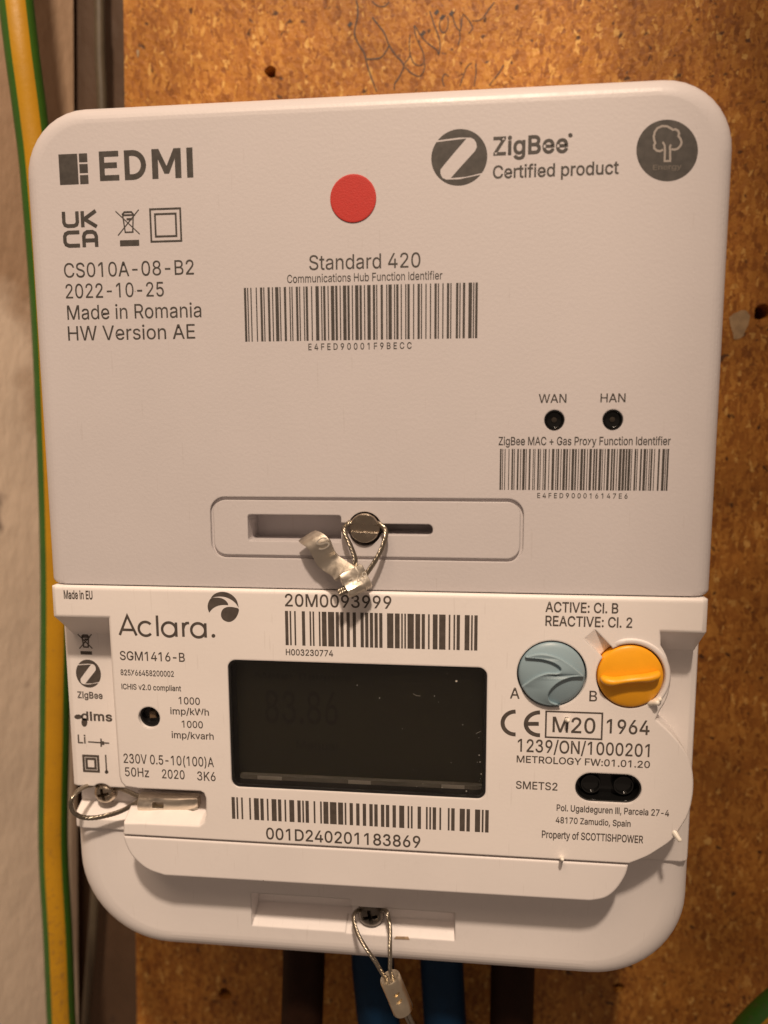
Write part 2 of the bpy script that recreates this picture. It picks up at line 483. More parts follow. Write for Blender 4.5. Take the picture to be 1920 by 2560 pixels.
def pvc(name, color, grime, lo, hi):
    m, nt, p = nodes(name); L = nt.links
    tc = N(nt, 'ShaderNodeTexCoord')
    a = N(nt, 'ShaderNodeTexNoise'); a.inputs['Scale'].default_value = 110; a.inputs['Detail'].default_value = 5; L.new(tc.outputs['Object'], a.inputs['Vector'])
    b = N(nt, 'ShaderNodeTexNoise'); b.inputs['Scale'].default_value = 650; b.inputs['Detail'].default_value = 6; b.inputs['Roughness'].default_value = 0.7; L.new(tc.outputs['Object'], b.inputs['Vector'])
    c = ramp(nt, a.outputs[0], [(0.3, tuple(x * 0.86 for x in color)), (0.7, color)])
    s = N(nt, 'ShaderNodeSeparateXYZ'); L.new(tc.outputs['Object'], s.inputs[0])
    mr = N(nt, 'ShaderNodeMapRange'); mr.inputs[1].default_value = hi; mr.inputs[2].default_value = lo; mr.inputs[3].default_value = 0.68; mr.inputs[4].default_value = 0.50; L.new(s.outputs[2], mr.inputs[0])
    gt = N(nt, 'ShaderNodeMath', operation='SUBTRACT'); L.new(b.outputs[0], gt.inputs[0]); L.new(mr.outputs[0], gt.inputs[1])
    f = ramp(nt, gt.outputs[0], [(0.0, (0, 0, 0)), (0.14, (0.75, 0.75, 0.75))])
    L.new(mixc(nt, f, c, grime), p.inputs['Base Color'])
    L.new(ramp(nt, a.outputs[0], [(0.3, (0.5,) * 3), (0.7, (0.34,) * 3)]), p.inputs['Roughness'])
    bp = N(nt, 'ShaderNodeBump'); bp.inputs['Strength'].default_value = 0.25; bp.inputs['Distance'].default_value = 0.0004; L.new(b.outputs[0], bp.inputs['Height']); L.new(bp.outputs[0], p.inputs['Normal'])
    return m
M['wall'] = plaster('painted_plaster', (0.68, 0.55, 0.43), (0.13, 0.09, 0.075), (0.36, 0.235, 0.145), 0.015)
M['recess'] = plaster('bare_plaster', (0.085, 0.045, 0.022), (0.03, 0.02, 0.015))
M['yellow'] = pvc('yellow_pvc', (0.52, 0.265, 0.008), (0.20, 0.10, 0.03), -0.20, -0.02)
M['green'] = pvc('green_pvc', (0.030, 0.125, 0.012), (0.07, 0.075, 0.03), -0.20, -0.02)
M['blue_pvc'] = simple('blue_pvc', (0.003, 0.020, 0.052), 0.6, var=0.1, spec=0.15)
M['brown_pvc'] = simple('brown_pvc', (0.018, 0.007, 0.0035), 0.65, var=0.15, spec=0.1)
M['grey_pvc'] = simple('grey_pvc', (0.10, 0.078, 0.050), 0.45, var=0.12)
def glass():
    m, nt, p = nodes('display_glass')
    p.inputs['Base Color'].default_value = (0.85, 0.84, 0.80, 1)
    p.inputs['Roughness'].default_value = 0.03
    p.inputs['IOR'].default_value = 1.36
    p.inputs['Transmission Weight'].default_value = 1.0
    return m
M['glass'] = glass()

FONT = ''' 94|(136;45,103 46,132 50,162 57,192 66,221 76,247 88,270 118,270 106,242 95,214 87,185 81,157 77,129 76,103 77,80 80,57 86,33 94,8 105,-19 118,-48 88,-48 69,-11 56,27 47,66|)136;19,-48 32,-18 43,9 51,34 57,58 60,81 61,103 60,129 56,157 50,185 41,214 31,242 19,270 48,270 60,247 71,221 80,192 86,162 91,132 92,103 89,65 81,27 67,-11 48,-48|+226;99,17 99,182 128,182 128,17;31,86 31,113 195,113 195,86|,94;19,-60 34,36 68,36 42,-60|-226;168,122 168,94 57,94 57,122|.94;48,-2 39,-1 31,4 26,12 25,20 26,29 31,37 39,42 48,43 56,42 64,37 69,29 71,20 69,12 64,4 56,-1|/124;117,266 36,-38 7,-38 89,266|0226;113,-3 87,0 65,12 47,31 34,57 27,89 24,127 27,165 35,197 48,223 65,242 87,254 113,258 139,254 161,242 179,223 192,197 200,165 203,127 200,89 192,57 179,31 162,12 140,0;113,25 131,28 145,37 157,52 165,72 170,97 172,127 170,157 165,182 157,203 145,218 131,227 113,230 96,227 82,218 70,203 62,182 56,157 55,127 56,97 62,72 70,52 82,37 96,28|1226;138,254 138,0 106,0 105,224 43,179 43,213 99,254|2226;32,0 32,24 117,114 141,141 149,153 155,163 159,174 160,186 159,198 154,209 146,218 137,224 125,228 112,230 98,228 86,224 77,216 69,207 65,195 64,181 33,181 35,202 43,221 55,237 72,248 91,255 112,258 134,255 153,248 169,237 181,223 188,205 191,186 189,172 185,159 179,145 168,129 133,90 76,28 195,28 195,0|3226;109,-3 87,-1 66,5 49,15 35,29 26,46 22,66 55,66 57,54 63,44 72,35 83,30 95,26 109,25 124,26 138,30 149,37 157,46 163,58 165,72 163,86 158,98 150,109 137,117 121,122 101,124 90,124 90,151 104,151 126,154 143,165 151,185 149,202 140,217 126,225 109,228 92,225 78,217 67,204 62,188 30,190 34,210 45,230 63,246 84,255 109,257 135,254 157,245 174,229 183,208 183,188 178,170 167,154 148,140 172,127 185,111 194,93 196,72 194,51 185,33 172,18 154,6 133,-1|4226;20,53 20,79 123,254 155,254 54,81 207,81 207,53;141,0 141,61 141,73 141,159 171,159 171,0|5226;111,-3 89,-1 70,6 54,16 41,30 33,47 30,65 61,65 64,54 69,44 77,36 87,30 98,26 111,25 125,27 138,32 149,41 157,52 162,66 164,81 162,97 157,111 148,122 137,131 124,137 109,138 96,137 84,134 73,129 64,123 34,126 48,254 183,254 183,226 75,226 68,151 77,157 89,162 101,166 115,167 131,165 147,160 161,153 172,143 182,130 189,116 194,99 195,82 193,58 184,38 171,21 154,8 134,-1|6226;113,-3 91,-1 71,7 55,20 42,37 34,58 32,81 34,100 40,119 51,142 69,170 126,254 161,254 73,131 77,137 83,144 90,149 98,153 107,156 117,157 139,155 158,147 173,136 185,120 192,101 194,79 192,56 184,36 171,20 155,7 135,-1;113,24 127,26 139,31 149,40 157,51 162,64 164,79 162,94 157,107 149,118 139,126 127,131 113,133 99,131 87,126 77,118 69,107 64,94 62,79 64,64 69,51 77,40 87,31 99,26|7226;48,0 162,226 31,226 31,254 195,254 195,224 82,0|8226;113,-3 89,-1 68,6 50,17 37,31 29,48 26,68 28,83 33,98 40,110 51,121 63,128 76,133 59,141 46,154 38,171 35,190 38,209 45,225 57,239 73,249 92,256 113,258 134,256 153,249 169,239 181,225 188,209 191,190 188,171 180,154 167,141 150,132 164,128 176,121 186,110 194,98 199,83 200,68 198,48 189,31 176,17 158,6 137,-1;113,25 129,26 142,30 153,37 161,46 167,57 168,69 167,83 161,94 153,104 141,111 128,116 113,118 98,116 85,111 73,104 65,94 59,83 58,69 59,57 64,46 73,37 84,30 97,26;113,145 126,146 137,150 146,157 154,165 158,176 160,188 158,200 154,210 147,218 138,225 126,229 113,230 100,229 89,225 79,218 72,210 68,200 66,188 68,176 72,165 79,157 89,150 100,146|9226;113,258 135,255 155,247 171,234 184,217 192,197 194,173 192,155 186,135 175,112 158,84 100,0 65,0 154,124 149,117 144,111 137,105 128,101 119,98 109,97 87,100 69,107 53,119 41,134 34,154 32,176 34,198 42,218 55,235 71,247 91,255;113,230 99,228 87,223 77,215 69,204 64,191 63,176 64,161 69,148 77,137 87,129 99,123 113,122 127,123 139,129 149,137 157,147 162,160 164,175 162,190 157,204 150,215 139,223 127,228|:94;48,-2 39,-1 31,4 26,12 25,20 26,29 31,37 39,42 48,43 56,42 64,37 69,29 71,20 69,12 64,4 56,-1;48,135 39,137 31,142 26,149 25,158 26,167 31,174 39,179 48,181 56,179 64,174 69,167 71,158 69,149 64,142 56,137|A240;8,0 101,254 138,254 231,0 198,0 144,151 132,186 116,239 123,239 106,185 95,151 43,0;55,71 55,99 185,99 185,71|B228;30,0 30,254 121,254 145,252 164,245 180,235 190,221 197,205 199,187 198,172 193,160 187,150 178,143 168,137 157,131 170,129 182,123 192,114 201,102 207,86 209,68 207,50 200,33 189,20 172,9 151,2 123,0;62,29 122,29 148,31 165,40 175,53 178,68 176,81 171,92 163,102 153,109 140,114 124,115 62,115;62,143 119,143 132,144 144,148 154,155 162,163 166,174 168,186 165,202 156,214 141,223 120,226 62,226|C255;134,-3 103,1 75,12 52,32 35,58 24,90 20,127 24,165 35,197 52,223 75,242 103,254 134,258 152,256 170,252 186,245 201,236 214,224 224,209 232,193 236,174 204,174 200,186 195,197 187,206 179,214 169,220 158,224 146,227 134,228 111,225 92,216 75,202 62,182 54,157 52,127 54,97 63,72 75,53 92,38 112,29 134,26 146,27 158,30 169,34 179,40 187,48 195,57 200,68 204,80 236,80 232,62 224,45 214,31 201,19 187,9 170,2 153,-2|D251;109,0 48,0 48,29 107,29 136,31 159,40 177,55 189,75 197,99 200,128 197,156 190,180 177,200 160,214 138,223 110,226 47,226 47,254 113,254 147,251 176,239 200,221 217,196 227,164 231,128 227,91 217,59 199,34 175,15 145,4;62,254 62,0 30,0 30,254|E209;30,0 30,254 186,254 186,226 62,226 62,143 178,143 178,114 62,114 62,29 188,29 188,0|F205;30,0 30,254 185,254 185,226 62,226 62,139 173,139 173,111 62,111 62,0|G260;134,-3 102,1 75,13 52,32 35,58 24,90 20,127 24,165 35,197 52,223 74,242 102,254 132,258 152,256 170,252 187,245 202,235 214,222 225,208 232,192 237,174 204,174 199,186 194,197 186,206 178,213 168,220 158,224 146,227 133,228 111,225 92,216 75,202 62,182 54,157 52,127 54,97 63,72 75,53 92,38 112,29 134,26 155,29 172,36 187,47 198,62 205,80 207,101 217,100 141,100 141,128 239,128 239,100 236,71 225,45 209,25 188,9 163,0|H258;30,0 30,254 62,254 62,144 196,144 196,254 228,254 228,0 196,0 196,116 62,116 62,0|I81;24,0 24,254 57,254 57,0|K233;52,73 52,108 70,131 87,152 106,172 182,254 224,254 114,138;30,0 30,254 62,254 62,167 62,112 62,97 62,0;186,0 94,130 114,155 224,0|L196;30,0 30,254 62,254 62,29 181,29 181,0|M314;30,0 30,254 76,254 157,46 238,254 284,254 284,0 253,0 253,196 174,0 140,0 61,196 61,0|N262;30,0 30,254 68,254 172,91 181,75 194,53 202,27 200,54 200,79 199,97 199,254 232,254 232,0 193,0 101,145 89,165 74,191 54,226 60,227 61,192 62,164 62,145 62,0|O266;133,-3 103,1 75,12 52,32 35,58 24,90 20,127 24,165 35,197 52,223 75,242 103,254 133,258 164,254 192,242 215,223 232,197 243,165 247,127 243,90 232,58 215,32 192,12 164,1;133,26 155,29 175,38 191,52 204,72 212,97 215,127 212,157 204,182 191,202 175,216 155,225 133,228 112,225 92,216 75,202 63,182 54,157 52,127 54,97 63,72 75,52 92,38 112,29|P222;30,0 30,254 118,254 144,252 166,244 183,231 195,215 202,195 204,174 202,152 195,133 183,116 166,104 144,96 118,93 62,93 62,0;62,121 116,121 134,123 149,128 159,136 167,147 171,160 172,174 171,188 167,201 159,211 148,219 134,224 116,226 62,226|R224;30,0 30,254 118,254 145,252 167,244 183,232 195,217 202,198 205,176 202,154 195,136 183,120 166,109 145,101 118,99 62,99 62,0;62,128 117,128 135,129 149,133 160,141 167,150 171,162 173,176 171,190 167,202 159,212 149,220 134,224 116,226 62,226;177,0 115,115 151,115 214,0|S223;112,-4 86,-2 64,5 46,15 32,30 23,48 19,68 52,68 55,55 62,44 71,35 83,29 97,26 112,25 128,26 143,30 155,37 165,46 171,57 173,70 171,81 166,89 158,96 148,102 122,111 92,120 64,130 43,145 30,163 26,186 29,206 37,224 51,238 69,249 90,256 114,258 137,256 158,249 175,238 189,224 197,208 200,189 169,189 163,206 151,219 134,227 112,229 97,228 84,224 73,218 64,209 59,199 58,188 60,176 65,167 74,160 85,154 106,147 132,140 156,132 168,126 179,119 189,110 197,99 202,85 204,69 201,50 193,32 180,17 162,5 139,-2|T224;16,226 16,254 208,254 208,226 128,226 128,0 96,0 96,226|U258;129,-4 101,-1 77,8 57,22 42,40 33,62 30,87 30,254 62,254 62,89 64,72 70,57 80,44 94,34 110,28 129,26 149,28 165,34 179,44 188,57 194,72 196,89 196,254 229,254 229,87 226,62 216,40 201,22 182,8 157,-1|V240;102,0 8,254 42,254 96,103 108,69 124,15 117,15 133,69 145,103 197,254 231,254 139,0|W343;78,0 8,254 41,254 82,98 88,73 93,47 95,20 100,47 106,73 112,98 153,254 190,254 231,98 237,73 243,47 244,20 249,47 255,73 261,98 302,254 335,254 265,0 228,0 184,161 176,196 168,237 175,237 167,197 159,161 115,0|X237;9,0 109,142 109,118 15,254 52,254 89,200 102,181 112,164 122,146 116,146 126,164 136,181 149,200 187,254 223,254 129,119 129,143 228,0 191,0 146,65 134,83 125,98 115,116 122,116 113,98 103,83 91,65 46,0|Y236;102,0 102,104 8,254 46,254 96,172 111,146 125,115 112,115 126,146 140,172 191,254 228,254 134,104 134,0|Z219;21,0 21,23 137,193 153,215 170,238 174,227 143,226 111,226 20,226 20,254 198,254 198,231 84,64 67,40 49,17 45,27 76,28 107,29 200,29 200,0|a194;80,-4 63,-3 47,2 34,11 24,22 17,37 15,54 17,69 22,80 29,90 39,97 50,102 63,105 89,110 117,113 126,115 133,117 136,121 138,128 137,139 133,148 128,156 120,161 110,164 98,165 85,164 75,161 66,156 59,150 54,144 50,137 20,146 29,161 39,173 52,182 66,188 82,191 97,192 119,190 131,186 143,180 153,172 161,160 167,145 168,126 168,0 138,0 136,26 126,12 118,6 108,1 95,-3;85,23 101,24 114,29 124,37 132,47 136,57 138,69 138,95 130,91 116,88 100,86 88,84 67,79 58,75 52,70 47,62 46,52 47,43 51,36 57,30 65,26 74,24|b212;115,-4 99,-3 86,2 76,8 69,16 56,29 56,0 26,0 26,254 57,254 59,160 69,173 76,180 86,186 98,191 115,192 137,189 156,180 173,166 185,146 193,122 195,94 193,66 185,42 173,23 157,8 137,-1;110,23 126,26 140,33 150,44 158,58 163,75 164,95 163,114 158,131 150,145 140,156 126,163 110,165 94,163 81,156 70,145 62,131 58,114 56,95 58,75 63,58 70,43 81,32 94,26|c198;104,-4 79,-1 58,8 41,23 28,43 20,66 17,94 20,122 28,146 41,165 58,180 79,189 104,192 117,191 130,189 142,184 153,178 162,170 170,161 176,150 181,138 151,131 145,145 135,155 121,162 104,165 86,162 73,155 62,144 54,129 50,112 48,94 50,75 54,59 62,44 73,33 86,26 104,23 121,26 135,33 146,44 152,59 181,51 177,39 171,28 163,19 153,11 142,4 130,0 117,-3|d212;98,-4 75,-1 56,8 40,23 27,42 20,66 17,94 20,122 27,146 40,166 56,180 75,189 98,192 114,191 126,186 136,180 144,173 155,160 155,254 186,254 186,0 156,0 153,29 143,16 136,8 126,2 114,-3;102,23 118,26 132,32 142,43 150,58 154,75 156,95 154,114 150,131 142,145 132,156 118,163 102,165 86,163 72,156 62,145 54,131 50,114 48,95 50,75 54,58 62,44 73,33 86,26|e202;106,-4 80,-1 58,8 41,23 28,42 20,66 17,93 20,121 28,145 40,165 58,180 78,189 103,192 118,191 133,187 147,180 160,170 170,157 179,141 184,121 186,97 186,85 37,85 37,110 169,110 155,101 153,119 149,134 141,147 131,157 118,163 103,165 87,163 73,157 62,147 54,135 50,121 48,105 48,89 50,69 55,53 64,40 76,31 90,25 106,23 117,24 127,26 135,31 143,36 149,44 153,53 182,45 177,32 168,20 156,10 141,2 125,-3|f127;114,190 114,164 3,164 3,190;40,0 40,216 42,231 48,243 57,252 68,259 80,264 94,265 111,263 121,260 114,234 107,236 97,237 85,235 77,230 72,221 71,209 71,0|g212;103,-75 84,-74 67,-70 53,-63 41,-55 32,-45 25,-35 51,-20 61,-33 68,-39 77,-44 89,-48 103,-49 124,-46 141,-38 152,-23 156,-3 153,34 143,21 136,14 126,8 114,4 97,2 76,5 56,13 40,27 28,45 20,68 17,96 20,123 27,147 40,166 56,180 76,189 98,192 114,191 127,186 137,180 144,173 157,159 157,190 186,190 186,-4 183,-27 175,-45 162,-59 145,-68 125,-73;102,30 118,32 132,38 142,47 150,61 155,77 156,96 155,115 150,132 142,146 132,156 119,163 102,165 86,163 73,156 62,145 54,131 50,115 48,96 50,78 54,61 62,48 73,38 86,32|h205;57,113 57,0 26,0 26,254 57,254 57,144 51,144 62,166 76,181 94,189 114,192 132,190 148,184 161,174 170,160 177,142 179,120 179,0 148,0 148,118 145,137 136,152 123,161 105,165 92,163 80,159 71,151 63,141 58,129|i83;26,0 26,190 57,190 57,0;42,221 34,223 27,227 22,234 21,242 22,249 27,256 34,260 42,262 50,260 57,256 62,249 63,242 62,234 57,227 50,223|k190;55,68 60,106 142,190 180,190 89,100;26,0 26,254 57,254 57,0;147,0 74,93 96,114 186,0|l83;26,0 26,254 57,254 57,0|m305;26,0 26,190 56,190 54,148 59,162 66,173 75,182 86,188 98,192 110,193 129,190 144,180 154,166 156,147 161,160 169,172 178,181 190,187 204,192 218,193 234,191 249,186 261,177 270,164 276,148 278,128 278,0 248,0 248,127 245,145 236,156 224,163 209,165 197,164 187,160 179,153 173,145 169,135 168,124 168,0 137,0 137,130 134,144 126,156 115,163 100,165 89,164 79,160 70,154 63,145 58,133 57,119 57,0|n205;57,113 57,0 26,0 26,190 56,190 51,144 62,166 76,181 94,189 114,192 132,190 147,184 160,174 170,160 176,142 179,120 179,0 148,0 148,118 145,137 136,152 123,161 105,165 92,163 80,159 71,151 63,141 58,129|o207;104,-4 79,-1 58,8 41,23 28,43 20,66 17,94 20,122 28,146 41,165 58,180 79,189 104,192 128,189 149,180 167,165 180,146 188,122 191,94 188,66 180,43 167,23 149,8 128,-1;104,23 121,26 135,33 146,44 154,59 158,75 160,94 158,112 154,129 146,144 135,155 121,162 104,165 86,162 73,155 62,144 54,129 50,112 48,94 50,75 54,59 62,44 73,33 86,26|p212;26,-71 26,190 56,190 59,160 69,173 76,180 86,186 98,191 115,192 137,189 156,180 173,166 185,146 193,122 195,94 193,66 185,42 173,23 157,8 137,-1 115,-4 99,-3 86,2 76,8 69,16 57,29 57,-71;110,23 126,26 140,33 150,44 158,58 163,75 164,95 163,114 158,131 150,145 140,156 126,163 110,165 94,163 81,156 70,145 62,131 58,114 56,95 58,75 63,58 70,43 81,32 94,26|r129;26,0 26,190 56,190 58,160 65,173 76,184 90,190 107,192 115,192 122,192 122,161 115,162 103,163 91,161 80,157 70,151 63,142 58,131 57,118 57,0|s182;91,-4 72,-3 56,2 42,9 31,19 23,32 18,47 47,53 53,40 62,30 75,25 91,23 108,25 122,31 131,40 134,51 132,60 127,68 118,74 106,78 75,85 52,93 36,104 27,119 23,137 26,152 33,166 43,177 58,185 74,190 94,192 112,191 127,186 140,179 149,170 157,158 162,145 134,139 129,149 121,158 110,164 94,166 78,164 65,158 57,150 54,139 56,129 62,122 72,116 86,111 115,105 137,97 153,86 162,71 166,53 163,37 156,24 145,12 130,3 112,-2|t114;102,190 102,164 3,164 3,190;32,236 63,236 63,49 64,38 68,31 75,26 85,25 93,26 101,27 107,1 96,-1 84,-2 62,1 46,11 36,26 32,46|u205;91,-3 73,-1 57,5 44,15 35,29 28,47 26,69 26,190 57,190 57,72 60,52 68,37 82,28 100,25 113,27 125,31 134,38 142,48 146,61 148,76 148,190 179,190 179,0 149,0 154,46 143,23 129,8 111,0|v194;81,0 9,190 42,190 83,78 93,43 103,10 92,10 101,43 112,78 152,190 186,190 113,0|x189;10,0 86,109 86,86 14,190 50,190 74,153 90,127 104,103 88,103 101,127 117,153 141,190 176,190 104,84 104,107 179,0 143,0 115,43 100,68 86,91 102,91 89,68 74,43 46,0|y194;24,-69 31,-43 36,-44 44,-45 52,-44 59,-42 65,-37 71,-29 75,-18 81,-1 9,190 42,190 83,78 93,43 103,10 92,10 101,43 112,78 153,190 186,190 102,-29 96,-43 88,-54 80,-62 70,-68 58,-71 46,-73 32,-72|z190;21,0 21,23 127,161 24,161 24,190 166,190 166,165 63,28 169,28 169,0|£212;18,20 18,28 31,30 40,37 45,48 46,62 43,179 44,201 51,220 62,235 78,248 97,255 120,258 138,256 155,250 169,240 181,227 189,211 194,193 164,188 159,205 150,218 137,227 120,229 105,228 93,223 84,215 77,205 74,193 73,180 77,64 76,53 73,44 68,37 61,32 46,24 31,21;18,0 18,28 151,28 157,29 162,32 164,36 165,43 165,53 194,53 194,45 191,26 183,11 170,3 150,0;18,114 18,140 156,140 156,114'''

# ------------------------------------------------------------------ lettering (outlines of a plain grotesque, 500 units per em)
GLYPHS = {}
for _e in FONT.split('|'):
    _parts = _e[1:].split(';')
    GLYPHS[_e[0]] = (int(_parts[0]), [[tuple(int(q) for q in pt.split(',')) for pt in c.split(' ')] for c in _parts[1:]])
CAPH = max(y for c in GLYPHS['H'][1] for _, y in c)

def filled(contours, offset=0.0):
    """flat filled mesh data from closed 2d outlines (holes by even-odd); offset thickens the strokes"""
    if offset:
        big = max(contours, key=lambda c: abs(area2(c)))
        s_ = -1 if area2(big) > 0 else 1
        contours = [inset(c, s_ * offset) for c in contours]
    cu = bpy.data.curves.new('t', 'CURVE'); cu.dimensions = '2D'; cu.fill_mode = 'FRONT'
    for c in contours:
        sp = cu.splines.new('POLY'); sp.points.add(len(c) - 1); sp.use_cyclic_u = True
        for p, q in zip(sp.points, c): p.co = (q[0], q[1], 0, 1)
    o = bpy.data.objects.new('t', cu); COL.objects.link(o)
    dg = bpy.context.evaluated_depsgraph_get(); dg.update()
    me = bpy.data.meshes.new_from_object(o.evaluated_get(dg))
    vs_ = [(v.co.x, v.co.y) for v in me.vertices]; fs = [tuple(p.vertices) for p in me.polygons]
    bpy.data.objects.remove(o); bpy.data.curves.remove(cu); bpy.data.meshes.remove(me)
    return vs_, fs

def text_outline(s, spacing=0.0):
    """closed outlines of a line of type, sorted into layers so that the outlines within a layer never overlap"""
    x = 0; out = {}
    for gi, ch in enumerate(s):
        adv, cs = GLYPHS[ch]
        par = 3 * (gi % 2)
        solid = [c for c in cs if area2(c) < 0]; holes_ = [c for c in cs if area2(c) > 0]
        apart = ch in 'ij:'
        for k, c in enumerate(solid):
            out.setdefault(par + (0 if apart else k), []).append([(x + p, q) for p, q in c])
        for c in holes_:
            # a hole belongs to the solid outline round it
            k = 0
            for j, d in enumerate(solid):
                if min(p for p, _ in d) <= min(p for p, _ in c) and max(p for p, _ in d) >= max(p for p, _ in c) and min(q for _, q in d) <= min(q for _, q in c) and max(q for _, q in d) >= max(q for _, q in c): k = j; break
            out.setdefault(par + (0 if apart else k), []).append([(x + p, q) for p, q in c])
        x += adv + spacing
    return out

def text_mesh(s, spacing, weight):
    vs_ = []; fs = []; lay = []
    for k, cs in text_outline(s, spacing).items():
        v, f = filled([[(x / 500.0, y / 500.0) for x, y in c] for c in cs], weight / 500.0)
        n = len(vs_); vs_ += v; lay += [k] * len(v); fs += [tuple(i + n for i in q) for q in f]
    return vs_, fs, lay

def flat_obj(name, verts, faces, h, mat, parent, lay=None):
    mb = MB(); mb.v = [(x, h + (lay[i] * 0.005 if lay else 0), z) for i, (x, z) in enumerate(verts)]; mb.f = [tuple(f) for f in faces]; mb.m = [0] * len(faces)
    me = bpy.data.meshes.new(name)
    me.from_pydata([(x, -hh, z) for x, hh, z in mb.v], [], mb.f)
    return finish(me, name, mat, parent, smooth=0)

def text(s, p0, p1, cap, h, mat, parent, weight=0.0, spacing=0.0, name='printed_text', nosnap=False):
    """s between two baseline ends given as photo pixels, cap height in photo pixels; set level on the face at depth h"""
    a = at(*p0, h); b = at(*p1, h)
    mid = ((p0[0] + p1[0]) / 2, (p0[1] + p1[1]) / 2)
    c0 = at(mid[0], mid[1], h); c1 = at(mid[0], mid[1] - cap, h)
    ch = math.hypot(c1[0] - c0[0], c1[1] - c0[1])
    vs_, fs, lay = text_mesh(s, spacing, weight)
    x0 = min(v[0] for v in vs_); x1 = max(v[0] for v in vs_)
    sx = (b[0] - a[0]) / (x1 - x0); sz = ch / (CAPH / 500.0 + 2 * weight / 500.0)
    zb = (a[1] + b[1]) / 2
    return flat_obj(name, [(a[0] + (v[0] - x0) * sx, zb + v[1] * sz + weight / 500.0 * sz) for v in vs_], fs, h, mat, parent, lay)

def shape(contours_px, h, mat, parent, name='printed_mark', offset=0.0):
    """filled outlines given in photo pixels on the face at depth h"""
    cs = [[at(x, y, h) for x, y in c] for c in contours_px]
    vs_, fs = filled(cs, offset)
    return flat_obj(name, vs_, fs, h, mat, parent)

def strokes(lines, h, mat, parent, name='printed_mark', w=None, px=True):
    """each line: (width_mm, [points]); flat ribbons with mitred joints"""
    vs_ = []; fs = []; lay = []
    for li, (wd, pts) in enumerate(lines):
        P = [Vector(at(x, y, h)) if px else Vector((x, y)) for x, y in pts]
        closed = (P[0] - P[-1]).length < 1e-4
        if closed: P = P[:-1]
        n = len(P); base = len(vs_)
        for i in range(n):
            a = P[i - 1] if (i > 0 or closed) else P[i]
            c = P[(i + 1) % n] if (i < n - 1 or closed) else P[i]
            e0 = (P[i] - a); e1 = (c - P[i])
            if e0.length < 1e-7: e0 = e1
            if e1.length < 1e-7: e1 = e0
            n0 = Vector((-e0[1], e0[0])).normalized(); n1 = Vector((-e1[1], e1[0])).normalized()
            mm = n0 + n1
            mm = mm.normalized() if mm.length > 1e-4 else n0
            k = 1.0 / max(0.45, mm.dot(n0))
            vs_.append(tuple(P[i] + mm * wd * 0.5 * k)); vs_.append(tuple(P[i] - mm * wd * 0.5 * k)); lay += [li % 8] * 2
        for i in range(n if closed else n - 1):
            j = (i + 1) % n
            fs.append((base + 2 * i, base + 2 * i + 1, base + 2 * j + 1, base + 2 * j))
    return flat_obj(name, vs_, fs, h, mat, parent, lay)

C128 = ('212222 222122 222221 121223 121322 131222 122213 122312 132212 221213 221312 231212 112232 122132 122231 113222 123122 123221 '
        '223211 221132 221231 213212 223112 312131 311222 321122 321221 312212 322112 322211 212123 212321 232121 111323 131123 131321 '
        '112313 132113 132311 211313 231113 231311 112133 112331 132131 113123 113321 133121 313121 211331 231131 213113 213311 213131 '
        '311123 311321 331121 312113 312311 332111 314111 221411 431111 111224 111422 121124 121421 141122 141221 112214 112412 122114 '
        '122411 142112 142211 241211 221114 413111 241112 134111 111242 121142 121241 114212 124112 124211 411212 421112 421211 212141 '
        '214121 412121 111143 111341 131141 114113 114311 411113 411311 113141 114131 311141 411131 211412 211214 211232 2331112').split()

def barcode(codes, corners, h, mat, parent, name='barcode'):
    """codes: symbol values without check; corners tl, tr, br, bl in photo pixels"""
    chk = codes[0] + sum(i * c for i, c in enumerate(codes) if i)
    seq = ''.join(C128[c] for c in list(codes) + [chk % 103, 106])
    tot = sum(int(c) for c in seq)
    q = [at(*p, h) for p in corners]
    x0 = (q[0][0] + q[3][0]) / 2; x1 = (q[1][0] + q[2][0]) / 2; zt = (q[0][1] + q[1][1]) / 2; zb = (q[2][1] + q[3][1]) / 2
    vs_ = []; fs = []; t = 0
    for i, c in enumerate(seq):
        w = int(c)
        if i % 2 == 0:
            a = x0 + (x1 - x0) * (t - 0.03) / tot; b = x0 + (x1 - x0) * (t + w + 0.03) / tot
            k = len(vs_); vs_ += [(a, zb), (b, zb), (b, zt), (a, zt)]; fs.append((k, k + 1, k + 2, k + 3))
        t += w
    return flat_obj(name, vs_, fs, h, mat, parent)

def codeB(s): return [ord(c) - 32 for c in s]
def ring_px(cx, cy, r, ry=None, n=48, a0=0.0, a1=2 * math.pi):
    ry = ry or r
    return [(cx + r * math.cos(a0 + (a1 - a0) * k / n), cy - ry * math.sin(a0 + (a1 - a0) * k / n)) for k in range(n + (0 if abs(a1 - a0 - 2 * math.pi) < 1e-6 else 1))]
def rbox(corners, h):
    q = [at(*p, h) for p in corners]   # tl, tr, br, bl
    return ((q[0][0] + q[3][0]) / 2, (q[2][1] + q[3][1]) / 2, (q[1][0] + q[2][0]) / 2, (q[0][1] + q[1][1]) / 2)  # x0 z0 x1 z1
def rad(px, h, at_px):
    a = at(at_px[0] - px, at_px[1], h); b = at(at_px[0] + px, at_px[1], h)
    return (b[0] - a[0]) / 2

